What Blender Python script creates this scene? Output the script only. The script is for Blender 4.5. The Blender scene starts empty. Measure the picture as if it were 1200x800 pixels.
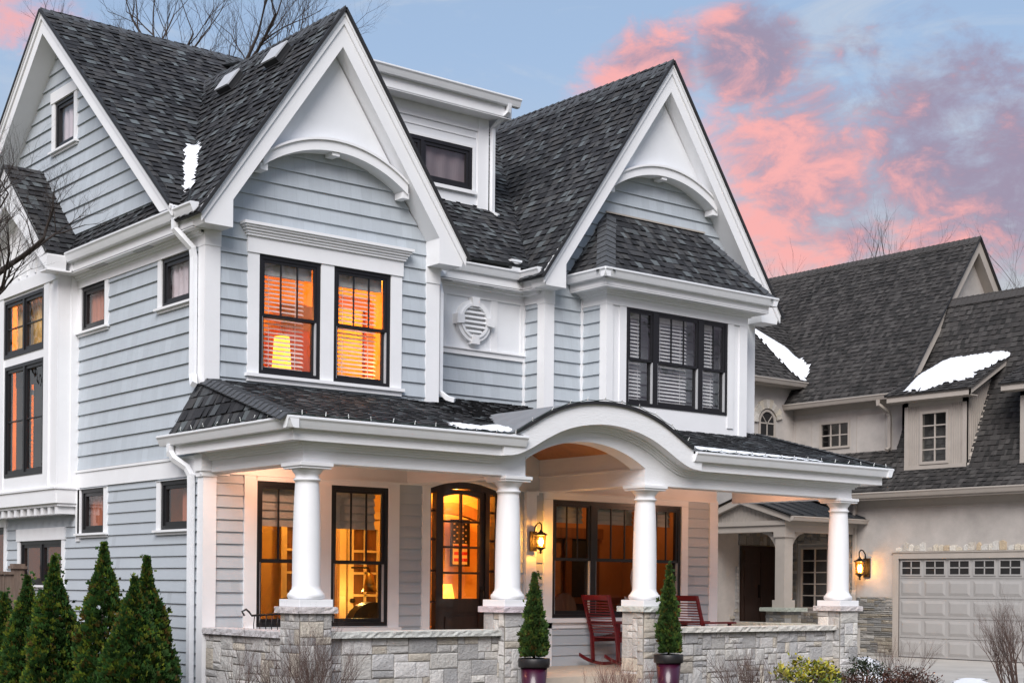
import bpy, bmesh, math, random
from mathutils import Vector, Matrix
R = math.radians
S = bpy.context.scene
COL = S.collection

# ------------------------------------------------------------------ camera
CAM = Vector((-8.18, -15.758, 1.75))
cd = bpy.data.cameras.new("camera"); cam = bpy.data.objects.new("camera", cd); COL.objects.link(cam)
YAW, ROLL = R(-38.901), R(0.517)
r_ = Vector((math.cos(YAW), math.sin(YAW), 0)); d_ = Vector((-math.sin(YAW), math.cos(YAW), 0)); u_ = Vector((0, 0, 1))
rr = r_ * math.cos(ROLL) + u_ * math.sin(ROLL); uu = u_ * math.cos(ROLL) - r_ * math.sin(ROLL)
cam.matrix_world = Matrix(((rr.x, uu.x, -d_.x, CAM.x), (rr.y, uu.y, -d_.y, CAM.y), (rr.z, uu.z, -d_.z, CAM.z), (0, 0, 0, 1)))
cd.sensor_width = 36; cd.lens = 36 * 1782.66 / 1200; cd.shift_y = 287.185 / 1200; cd.clip_end = 3000
S.camera = cam
S.render.resolution_x, S.render.resolution_y = 1024, 682

# ------------------------------------------------------------------ sky, sun, exposure
SUN_EL, SUN_DIR = R(40), Vector((-0.74, -0.67, 0)).normalized()
W = bpy.data.worlds.new("World"); S.world = W; W.use_nodes = True
nt = W.node_tree; N = nt.nodes; L = nt.links; N.clear()
def nn(t, **k):
    n = N.new(t)
    for a, b in k.items(): setattr(n, a, b)
    return n
def wmath(op, a, b=None, clamp=False):
    n = nn('ShaderNodeMath', operation=op, use_clamp=clamp)
    for i, x in enumerate((a, b)):
        if x is None: continue
        if isinstance(x, (int, float)): n.inputs[i].default_value = x
        else: L.new(x, n.inputs[i])
    return n.outputs[0]
def wmix(f, a, b):
    n = nn('ShaderNodeMix', data_type='RGBA')
    for i, x in ((0, f), (6, a), (7, b)):
        if isinstance(x, (int, float)): n.inputs[i].default_value = x
        elif isinstance(x, tuple): n.inputs[i].default_value = x
        else: L.new(x, n.inputs[i])
    return n.outputs[2]
sky = nn('ShaderNodeTexSky', sky_type='NISHITA', sun_disc=False)
sky.sun_elevation = SUN_EL; sky.sun_rotation = math.atan2(SUN_DIR.x, SUN_DIR.y)
sky.air_density = 1.0; sky.dust_density = 0.6; sky.ozone_density = 2.2
tc = nn('ShaderNodeTexCoord'); nrm = nn('ShaderNodeVectorMath', operation='NORMALIZE'); L.new(tc.outputs['Generated'], nrm.inputs[0])
sep = nn('ShaderNodeSeparateXYZ'); L.new(nrm.outputs[0], sep.inputs[0])
# clouds: noise on the sky dome, stretched along the horizon
def sky_noise(scale, detail, off, stretch=2.6, rough=0.6, dist=0.0):
    mp = nn('ShaderNodeMapping'); mp.inputs['Location'].default_value = off; mp.inputs['Scale'].default_value = (1, 1, stretch)
    L.new(nrm.outputs[0], mp.inputs['Vector'])
    n = nn('ShaderNodeTexNoise'); n.inputs['Scale'].default_value = scale; n.inputs['Detail'].default_value = detail
    n.inputs['Roughness'].default_value = rough; n.inputs['Distortion'].default_value = dist
    L.new(mp.outputs[0], n.inputs['Vector']); return n.outputs[0]
def blob(d, rad, stretch=1.0):
    # soft patch of sky around a direction
    s = nn('ShaderNodeVectorMath', operation='SUBTRACT'); s.inputs[1].default_value = Vector(d).normalized(); L.new(nrm.outputs[0], s.inputs[0])
    m = nn('ShaderNodeVectorMath', operation='MULTIPLY'); m.inputs[1].default_value = (1, 1, stretch); L.new(s.outputs[0], m.inputs[0])
    l = nn('ShaderNodeVectorMath', operation='LENGTH'); L.new(m.outputs[0], l.inputs[0])
    mr = nn('ShaderNodeMapRange', interpolation_type='SMOOTHSTEP'); L.new(l.outputs['Value'], mr.inputs[0])
    mr.inputs[1].default_value = 0; mr.inputs[2].default_value = rad; mr.inputs[3].default_value = 1; mr.inputs[4].default_value = 0
    return mr.outputs[0]
def ramp(f, a, b):
    mr = nn('ShaderNodeMapRange', interpolation_type='SMOOTHSTEP'); L.new(f, mr.inputs[0])
    mr.inputs[1].default_value = a; mr.inputs[2].default_value = b; return mr.outputs[0]
def wmax(*a):
    o = a[0]
    for x in a[1:]: o = wmath('MAXIMUM', o, x)
    return o
n_big = sky_noise(7.5, 8, (0.3, 1.2, 0.0), 1.8, 0.60, 0.25)
n_fine = sky_noise(24.0, 8, (4.1, 0.2, 0.7), 1.7, 0.64, 0.35)
n_wisp = sky_noise(9.0, 8, (2.0, 3.0, 0.1), 3.5, 0.65, 0.8)
mass = wmath('ADD', wmath('MULTIPLY', n_big, 0.62), wmath('MULTIPLY', n_fine, 0.62))
place = wmax(blob((0.742, 0.622, 0.250), 0.135, 1.15), blob((0.785, 0.563, 0.258), 0.15, 1.05), blob((0.815, 0.520, 0.245), 0.14, 1.1), blob((0.765, 0.61, 0.222), 0.07, 1.6), blob((0.652, 0.684, 0.318), 0.072, 1.3),
             blob((0.696, 0.640, 0.324), 0.062, 1.2), wmath('MULTIPLY', blob((0.33, 0.88, 0.338), 0.10, 2.0), 0.62), blob((-0.6, -0.6, 0.35), 0.7, 2.0), blob((-0.9, 0.3, 0.4), 0.5, 2.0), blob((0.7, -0.7, 0.3), 0.6, 1.5))
dens = ramp(wmath('ADD', mass, wmath('MULTIPLY', place, 0.40)), 0.70, 0.97)
dens = wmath('MULTIPLY', dens, ramp(place, 0.0, 0.35))
sub = nn('ShaderNodeVectorMath', operation='DOT_PRODUCT'); L.new(nrm.outputs[0], sub.inputs[0]); sub.inputs[1].default_value = (-0.55, 0.27, -0.79)
lit = ramp(wmath('ADD', wmath('MULTIPLY', n_fine, 1.0), wmath('MULTIPLY', wmath('ADD', sub.outputs['Value'], 0.445), 2.7)), 0.36, 0.66)
CK = 1.0
pink = (3.25 * CK, 1.45 * CK, 1.38 * CK, 1); mauve = (1.12 * CK, 0.93 * CK, 1.30 * CK, 1); pale = (1.9 * CK, 2.1 * CK, 2.4 * CK, 1)
ccol = wmix(lit, mauve, pink)
wisp = wmath('MULTIPLY', ramp(wmath('ADD', n_wisp, wmath('MULTIPLY', blob((0.735, 0.595, 0.325), 0.22, 1.6), 0.12)), 0.48, 0.80), 0.75)
# a soft, faintly grey band of thin evening haze low over the horizon
low = nn('ShaderNodeMapRange', interpolation_type='SMOOTHSTEP'); L.new(sep.outputs[2], low.inputs[0])
low.inputs[1].default_value = 0.17; low.inputs[2].default_value = 0.34; low.inputs[3].default_value = 0.85; low.inputs[4].default_value = 0.0
SKYGAIN = 1.0
base = nn('ShaderNodeVectorMath', operation='SCALE'); L.new(sky.outputs[0], base.inputs[0]); base.inputs['Scale'].default_value = SKYGAIN
c1 = wmix(0.78, base.outputs[0], (1.06, 1.36, 1.78, 1))
c1 = wmix(low.outputs[0], c1, (1.85, 1.84, 1.86, 1))
c1 = wmix(wisp, c1, pale)
c2 = wmix(wmath('MULTIPLY', dens, 0.92), c1, ccol)
bg = nn('ShaderNodeBackground'); L.new(c2, bg.inputs[0]); bg.inputs[1].default_value = 0.15
out = nn('ShaderNodeOutputWorld'); L.new(bg.outputs[0], out.inputs[0])

sl = bpy.data.lights.new("sun", 'SUN'); sl.energy = 2.0; sl.angle = R(38); sl.color = (1, 0.965, 0.935)
so = bpy.data.objects.new("sun", sl); COL.objects.link(so)
sdir = Vector((SUN_DIR.x * math.cos(SUN_EL), SUN_DIR.y * math.cos(SUN_EL), math.sin(SUN_EL)))
so.rotation_euler = sdir.to_track_quat('Z', 'Y').to_euler(); so.location = sdir * 60
S.view_settings.view_transform = 'Standard'; S.view_settings.look = 'None'; S.view_settings.gamma = 1
S.view_settings.use_curve_mapping = False; S.view_settings.exposure = 1.03
S.cycles.use_denoising = True
S.cycles.max_bounces = 6; S.cycles.diffuse_bounces = 3; S.cycles.glossy_bounces = 3; S.cycles.transparent_max_bounces = 12
S.cycles.sample_clamp_indirect = 4

# ------------------------------------------------------------------ materials
def new_mat(name):
    m = bpy.data.materials.new(name); m.use_nodes = True
    t = m.node_tree; t.nodes.clear()
    o = t.nodes.new('ShaderNodeOutputMaterial'); b = t.nodes.new('ShaderNodeBsdfPrincipled'); t.links.new(b.outputs[0], o.inputs[0])
    return m, t, b
def NT(t, typ, ins=None, **k):
    n = t.nodes.new(typ)
    for a, b in k.items(): setattr(n, a, b)
    for a, b in (ins or {}).items():
        if hasattr(b, 'links') or isinstance(b, bpy.types.NodeSocket): t.links.new(b, n.inputs[a])
        else: n.inputs[a].default_value = b
    return n
def tmath(t, op, a, b=0.0):
    return NT(t, 'ShaderNodeMath', {0: a, 1: b}, operation=op).outputs[0]
def tmix(t, f, a, b, bt='MIX'):
    return NT(t, 'ShaderNodeMix', {0: f, 6: a, 7: b}, data_type='RGBA', blend_type=bt).outputs[2]
def c4(c): return (c[0], c[1], c[2], 1)
def plain(name, col, rough=0.5, var=0.12, scale=6.0, bump=0.0, bscale=40.0, metal=0.0, spec=0.5, coat=0.0, stretch=(1, 1, 1), detail=4):
    """painted / raw surface: base colour with cloudy variation and a fine bump"""
    m, t, b = new_mat(name)
    tc = NT(t, 'ShaderNodeTexCoord'); mp = NT(t, 'ShaderNodeMapping', {'Vector': tc.outputs['Object'], 'Scale': stretch})
    n = NT(t, 'ShaderNodeTexNoise', {'Vector': mp.outputs[0], 'Scale': scale, 'Detail': detail, 'Roughness': 0.65})
    dark = tuple(c * (1 - var) for c in col); lite = tuple(min(1, c * (1 + var)) for c in col)
    f = NT(t, 'ShaderNodeMapRange', {0: n.outputs[0], 1: 0.3, 2: 0.7}).outputs[0]
    t.links.new(tmix(t, f, c4(dark), c4(lite)), b.inputs['Base Color'])
    b.inputs['Roughness'].default_value = rough; b.inputs['Metallic'].default_value = metal; b.inputs['Specular IOR Level'].default_value = spec
    b.inputs['Coat Weight'].default_value = coat
    if bump:
        nb = NT(t, 'ShaderNodeTexNoise', {'Vector': mp.outputs[0], 'Scale': bscale, 'Detail': 5, 'Roughness': 0.6})
        bp = NT(t, 'ShaderNodeBump', {'Height': nb.outputs[0], 'Strength': bump, 'Distance': 0.01}); t.links.new(bp.outputs[0], b.inputs['Normal'])
    return m
def shingle_mat(name, tones, wid=0.17, exp=0.14, rough=0.9):
    """asphalt shingles: every tab takes one of several granule blends (UV in metres)"""
    m, t, b = new_mat(name)
    uv = NT(t, 'ShaderNodeUVMap'); sp = NT(t, 'ShaderNodeSeparateXYZ', {0: uv.outputs[0]})
    colm = tmath(t, 'FLOOR', sp.outputs[0]); row = tmath(t, 'FLOOR', sp.outputs[1])
    cv = NT(t, 'ShaderNodeCombineXYZ', {0: colm, 1: row})
    wn = NT(t, 'ShaderNodeTexWhiteNoise', {'Vector': cv.outputs[0]}, noise_dimensions='2D')
    rp = t.nodes.new('ShaderNodeValToRGB'); rp.color_ramp.interpolation = 'LINEAR'; t.links.new(wn.outputs[0], rp.inputs[0])
    e = rp.color_ramp.elements; k = len(tones)
    e[0].position = 0; e[0].color = c4(tones[0][1]); e[1].position = tones[1][0]; e[1].color = c4(tones[1][1])
    for p, c in tones[2:]:
        x = e.new(p); x.color = c4(c)
    tc = NT(t, 'ShaderNodeTexCoord')
    g = NT(t, 'ShaderNodeTexNoise', {'Vector': tc.outputs['Object'], 'Scale': 90.0, 'Detail': 3, 'Roughness': 0.8})
    big = NT(t, 'ShaderNodeTexNoise', {'Vector': tc.outputs['Object'], 'Scale': 0.7, 'Detail': 4})
    c = tmix(t, 0.55, rp.outputs[0], NT(t, 'ShaderNodeMapRange', {0: g.outputs[0], 1: 0.3, 2: 0.7, 3: 0.55, 4: 1.45}).outputs[0], 'MULTIPLY')
    c = tmix(t, 0.6, c, NT(t, 'ShaderNodeMapRange', {0: big.outputs[0], 1: 0.3, 2: 0.7, 3: 0.7, 4: 1.3}).outputs[0], 'MULTIPLY')
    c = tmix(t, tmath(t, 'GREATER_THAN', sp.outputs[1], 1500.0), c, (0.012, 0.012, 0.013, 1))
    t.links.new(c, b.inputs['Base Color']); b.inputs['Roughness'].default_value = rough; b.inputs['Specular IOR Level'].default_value = 0.25
    hgt = g.outputs[0]
    bp = NT(t, 'ShaderNodeBump', {'Height': hgt, 'Strength': 0.6, 'Distance': 0.008}); t.links.new(bp.outputs[0], b.inputs['Normal'])
    return m
def siding_mat(name, col, joint=0.14, exp=0.18, amount=0.09, seams=0.12):
    """painted siding boards (UV in metres): slight board-to-board tone, vertical grain and butt joints"""
    m, t, b = new_mat(name)
    uv = NT(t, 'ShaderNodeUVMap'); sp = NT(t, 'ShaderNodeSeparateXYZ', {0: uv.outputs[0]})
    row = tmath(t, 'FLOOR', tmath(t, 'ADD', tmath(t, 'DIVIDE', sp.outputs[1], exp), 0.001))
    wr = NT(t, 'ShaderNodeTexWhiteNoise', {'W': row}, noise_dimensions='1D')
    uo = tmath(t, 'DIVIDE', tmath(t, 'ADD', sp.outputs[0], tmath(t, 'MULTIPLY', wr.outputs[0], 7.0)), joint)
    cv = NT(t, 'ShaderNodeCombineXYZ', {0: tmath(t, 'FLOOR', uo), 1: row})
    wn = NT(t, 'ShaderNodeTexWhiteNoise', {'Vector': cv.outputs[0]}, noise_dimensions='2D')
    tc = NT(t, 'ShaderNodeTexCoord')
    mp = NT(t, 'ShaderNodeMapping', {'Vector': tc.outputs['Object'], 'Scale': (28, 28, 1.2)})
    gr = NT(t, 'ShaderNodeTexNoise', {'Vector': mp.outputs[0], 'Scale': 1.0, 'Detail': 5, 'Roughness': 0.7})
    dirt = NT(t, 'ShaderNodeTexNoise', {'Vector': tc.outputs['Object'], 'Scale': 0.9, 'Detail': 6, 'Roughness': 0.7})
    f = tmath(t, 'ADD', tmath(t, 'MULTIPLY', wn.outputs[0], amount), tmath(t, 'MULTIPLY', gr.outputs[0], amount * 1.6))
    f = tmath(t, 'ADD', f, tmath(t, 'MULTIPLY', dirt.outputs[0], 0.14))
    k = tmath(t, 'ADD', f, 1 - amount * 1.3 - 0.07)
    fr = tmath(t, 'FRACT', uo)
    seam = tmath(t, 'MULTIPLY', tmath(t, 'MULTIPLY', tmath(t, 'LESS_THAN', fr, 0.035), tmath(t, 'GREATER_THAN', wn.outputs[0], 0.35)), seams)
    k = tmath(t, 'SUBTRACT', k, seam)
    c = tmix(t, 1.0, c4(col), k, 'MULTIPLY')
    t.links.new(c, b.inputs['Base Color']); b.inputs['Roughness'].default_value = 0.55; b.inputs['Specular IOR Level'].default_value = 0.35
    bp = NT(t, 'ShaderNodeBump', {'Height': tmath(t, 'SUBTRACT', gr.outputs[0], tmath(t, 'MULTIPLY', seam, 4.0)), 'Strength': 0.35, 'Distance': 0.004})
    t.links.new(bp.outputs[0], b.inputs['Normal']); return m
def stone_mat(name, bump=1.0, scale=26.0):
    """split-face stone; each stone carries its own colour"""
    m, t, b = new_mat(name)
    at = NT(t, 'ShaderNodeAttribute', attribute_name='Col'); tc = NT(t, 'ShaderNodeTexCoord')
    n = NT(t, 'ShaderNodeTexNoise', {'Vector': tc.outputs['Object'], 'Scale': scale, 'Detail': 8, 'Roughness': 0.7})
    n2 = NT(t, 'ShaderNodeTexNoise', {'Vector': tc.outputs['Object'], 'Scale': 5.0, 'Detail': 5, 'Roughness': 0.7})
    k = tmath(t, 'ADD', tmath(t, 'MULTIPLY', n.outputs[0], 0.55), tmath(t, 'MULTIPLY', n2.outputs[0], 0.5))
    k = tmath(t, 'ADD', k, 0.48)
    t.links.new(tmix(t, 1.0, at.outputs[0], k, 'MULTIPLY'), b.inputs['Base Color'])
    b.inputs['Roughness'].default_value = 0.9
    bp = NT(t, 'ShaderNodeBump', {'Height': n.outputs[0], 'Strength': bump, 'Distance': 0.03}); t.links.new(bp.outputs[0], b.inputs['Normal'])
    return m
def attr_mat(name, rough=0.7, trans=0.0):
    m, t, b = new_mat(name)
    at = NT(t, 'ShaderNodeAttribute', attribute_name='Col')
    t.links.new(at.outputs[0], b.inputs['Base Color']); b.inputs['Roughness'].default_value = rough; b.inputs['Specular IOR Level'].default_value = 0.25
    return m
def wood_mat(name, a, b_, rough=0.4, stretch=(3, 3, 40), coat=0.1):
    m, t, b = new_mat(name)
    tc = NT(t, 'ShaderNodeTexCoord'); mp = NT(t, 'ShaderNodeMapping', {'Vector': tc.outputs['Object'], 'Scale': stretch})
    n = NT(t, 'ShaderNodeTexNoise', {'Vector': mp.outputs[0], 'Scale': 1.0, 'Detail': 6, 'Roughness': 0.7, 'Distortion': 0.6})
    f = NT(t, 'ShaderNodeMapRange', {0: n.outputs[0], 1: 0.3, 2: 0.7}).outputs[0]
    t.links.new(tmix(t, f, c4(a), c4(b_)), b.inputs['Base Color']); b.inputs['Roughness'].default_value = rough; b.inputs['Coat Weight'].default_value = coat
    bp = NT(t, 'ShaderNodeBump', {'Height': n.outputs[0], 'Strength': 0.2, 'Distance': 0.004}); t.links.new(bp.outputs[0], b.inputs['Normal'])
    return m
def glass_mat(name, tint=(0.93, 0.95, 0.95), boost=0.0, ripple=0.012):
    m, t, b = new_mat(name); t.nodes.remove(b); o = [x for x in t.nodes if x.type == 'OUTPUT_MATERIAL'][0]
    tr = NT(t, 'ShaderNodeBsdfTransparent', {0: c4(tint)}); tc = NT(t, 'ShaderNodeTexCoord')
    n = NT(t, 'ShaderNodeTexNoise', {'Vector': tc.outputs['Object'], 'Scale': 2.2, 'Detail': 2})
    bp = NT(t, 'ShaderNodeBump', {'Height': n.outputs[0], 'Strength': 0.25, 'Distance': ripple})
    gl = NT(t, 'ShaderNodeBsdfGlossy', {'Color': (1, 1, 1, 1), 'Roughness': 0.0, 'Normal': bp.outputs[0]})
    ge = NT(t, 'ShaderNodeNewGeometry'); dt = NT(t, 'ShaderNodeVectorMath', {0: ge.outputs['Normal'], 1: ge.outputs['Incoming']}, operation='DOT_PRODUCT')
    g1 = tmath(t, 'POWER', tmath(t, 'SUBTRACT', 1.0, tmath(t, 'ABSOLUTE', dt.outputs['Value'])), 5.0)       # Schlick, both panes of the unit
    f = tmath(t, 'ADD', tmath(t, 'MULTIPLY', g1, 0.85), 0.095 + boost)
    mx = NT(t, 'ShaderNodeMixShader', {0: f, 1: tr.outputs[0], 2: gl.outputs[0]}); t.links.new(mx.outputs[0], o.inputs[0]); return m
def emit_mat(name, col, k):
    m, t, b = new_mat(name); b.inputs['Base Color'].default_value = c4(col); b.inputs['Emission Color'].default_value = c4(col)
    b.inputs['Emission Strength'].default_value = k; return m

M = {}
M['shake'] = siding_mat('blue_grey_shake', (0.435, 0.480, 0.522), 0.15, 0.18, 0.10, 0.10)
M['lap'] = siding_mat('blue_grey_lap', (0.435, 0.476, 0.514), 3.2, 0.14, 0.04, 0.1)
M['trim'] = plain('white_paint', (0.80, 0.81, 0.83), 0.45, 0.025, 3.0, 0.12, 60)
M['wtrim'] = plain('white_grained_paint', (0.80, 0.81, 0.83), 0.5, 0.03, 3.0, 0.5, 14, stretch=(1, 1, 6))
M['panelw'] = plain('pale_panel_paint', (0.75, 0.77, 0.80), 0.55, 0.03, 2.0, 0.15, 80)
M['gutter'] = plain('white_aluminium', (0.80, 0.82, 0.85), 0.3, 0.03, 5.0)
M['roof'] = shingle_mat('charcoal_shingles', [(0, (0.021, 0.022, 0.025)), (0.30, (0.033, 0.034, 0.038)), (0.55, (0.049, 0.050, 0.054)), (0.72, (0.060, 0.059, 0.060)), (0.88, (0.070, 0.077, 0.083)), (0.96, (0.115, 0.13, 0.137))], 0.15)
M['cap'] = plain('charcoal_cap_shingles', (0.065, 0.07, 0.078), 0.9, 0.3, 25, 0.5, 90)
M['edge'] = plain('roof_edge_metal', (0.02, 0.02, 0.022), 0.6, 0.1)
M['membrane'] = plain('grey_roof_membrane', (0.20, 0.21, 0.225), 0.55, 0.12, 5, 0.1, 30)
M['black'] = plain('black_window_frame', (0.012, 0.012, 0.014), 0.35, 0.1)
M['jamb'] = plain('grey_jamb_liner', (0.45, 0.46, 0.48), 0.5, 0.05)
M['glass'] = glass_mat('window_glass')
M['stone'] = stone_mat('split_limestone'); M['stonecap'] = stone_mat('limestone_cap', 0.8, 30)
M['mortar'] = plain('mortar', (0.25, 0.235, 0.21), 0.95, 0.15, 30, 0.4, 90)
M['door'] = wood_mat('dark_stained_wood', (0.012, 0.006, 0.005), (0.035, 0.016, 0.011), 0.3, (14, 14, 1.2), 0.3)
M['ceil'] = wood_mat('stained_ceiling_boards', (0.30, 0.10, 0.025), (0.44, 0.17, 0.05), 0.4, (1, 14, 14), 0.2)
M['floor'] = plain('tan_porch_concrete', (0.46, 0.40, 0.33), 0.8, 0.1, 4, 0.2, 60)
M['conc'] = plain('pale_concrete', (0.42, 0.40, 0.37), 0.85, 0.12, 1.3, 0.25, 50)
M['mulch'] = plain('dark_mulch', (0.05, 0.035, 0.025), 0.95, 0.5, 30, 1.0, 60)
M['lawn'] = plain('dormant_lawn', (0.13, 0.12, 0.06), 0.95, 0.35, 12, 0.6, 120)
M['snow'] = plain('snow', (0.86, 0.88, 0.92), 0.6, 0.03, 8, 0.5, 30)
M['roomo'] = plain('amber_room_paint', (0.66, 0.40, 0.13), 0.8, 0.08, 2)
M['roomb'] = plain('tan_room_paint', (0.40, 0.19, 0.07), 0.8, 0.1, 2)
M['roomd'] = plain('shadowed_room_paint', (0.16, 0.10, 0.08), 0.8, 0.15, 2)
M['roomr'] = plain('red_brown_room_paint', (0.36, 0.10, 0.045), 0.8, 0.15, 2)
M['cream'] = plain('cream_woodwork', (0.72, 0.52, 0.25), 0.4, 0.05)
M['brownw'] = wood_mat('brown_woodwork', (0.10, 0.04, 0.015), (0.22, 0.09, 0.03), 0.4, (12, 12, 1))
M['blind'] = plain('white_blind_slats', (0.74, 0.72, 0.72), 0.5, 0.04)
M['shade'] = plain('linen_roman_shade', (0.58, 0.56, 0.53), 0.9, 0.06, 20, 0.3, 200)
M['curt'] = plain('mauve_curtain', (0.62, 0.52, 0.55), 0.9, 0.08, 10, stretch=(12, 12, 0.4))
M['curtd'] = plain('dusky_curtain', (0.20, 0.155, 0.165), 0.9, 0.08, 10, stretch=(12, 12, 0.4)); M['curtr'] = plain('rust_curtain', (0.42, 0.14, 0.08), 0.9, 0.2, 6, stretch=(14, 14, 0.4))
M['iron'] = plain('black_iron', (0.012, 0.012, 0.013), 0.5, 0.2, 30, 0.2)
M['bronze'] = plain('dark_bronze', (0.02, 0.015, 0.012), 0.45, 0.2, 20, metal=0.6)
M['brass'] = plain('aged_brass', (0.42, 0.28, 0.10), 0.3, 0.15, 12, metal=1.0)
M['amber'] = glass_mat('amber_lamp_glass', (1.0, 0.74, 0.30), 0.03)
M['bulb'] = emit_mat('lamp_filament', (1.0, 0.62, 0.22), 40.0)
M['shadelit'] = emit_mat('lit_lampshade', (1.0, 0.50, 0.05), 1.3)
M['warmdot'] = emit_mat('warm_ceiling_lamp', (1.0, 0.62, 0.30), 12.0)
M['red'] = plain('burgundy_paint', (0.115, 0.007, 0.010), 0.38, 0.12, 8, 0.15, 40, coat=0.2)
M['pot'] = plain('plum_glazed_pot', (0.042, 0.004, 0.020), 0.3, 0.15, 5, coat=0.25)
M['rim'] = plain('black_pot_rim', (0.014, 0.013, 0.014), 0.4, 0.15, 8)
M['soil'] = plain('potting_soil', (0.03, 0.02, 0.014), 0.95, 0.4, 40, 0.8)
M['leaf'] = attr_mat('conifer_scale_leaves', 0.75); M['leafy'] = attr_mat('shrub_leaves', 0.6)
M['bark'] = plain('grey_brown_bark', (0.045, 0.034, 0.03), 0.9, 0.3, 20, 0.6, 60)
M['twig'] = plain('dark_twigs', (0.10, 0.065, 0.055), 0.85, 0.35, 12)
M['redtwig'] = plain('reddish_twigs', (0.16, 0.075, 0.06), 0.8, 0.3, 12)
M['wire'] = plain('green_light_wire', (0.01, 0.025, 0.016), 0.6, 0.2)
M['clearbulb'] = plain('clear_mini_bulbs', (0.75, 0.78, 0.78), 0.15, 0.05)
# neighbour
M['nroof'] = shingle_mat('brown_grey_shingles', [(0, (0.026, 0.025, 0.024)), (0.3, (0.036, 0.034, 0.033)), (0.55, (0.047, 0.044, 0.042)), (0.8, (0.055, 0.051, 0.049)), (0.94, (0.068, 0.064, 0.061))], 0.2, 0.14)
M['stucco'] = plain('taupe_stucco', (0.435, 0.405, 0.378), 0.9, 0.16, 1.6, 0.5, 45, detail=7)
M['taupe'] = plain('taupe_trim', (0.40, 0.36, 0.32), 0.55, 0.05, 4)
M['taupeb'] = plain('taupe_boards', (0.37, 0.335, 0.30), 0.6, 0.08, 4)
M['garage'] = plain('grey_garage_paint', (0.36, 0.35, 0.34), 0.45, 0.03, 5)
M['nmetal'] = plain('dark_standing_seam', (0.045, 0.05, 0.056), 0.35, 0.15, 4, metal=0.3)
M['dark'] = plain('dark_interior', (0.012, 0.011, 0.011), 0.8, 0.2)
M['fence'] = wood_mat('weathered_fence_boards', (0.10, 0.07, 0.055), (0.20, 0.15, 0.12), 0.8, (20, 20, 1.5), 0.0)

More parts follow.
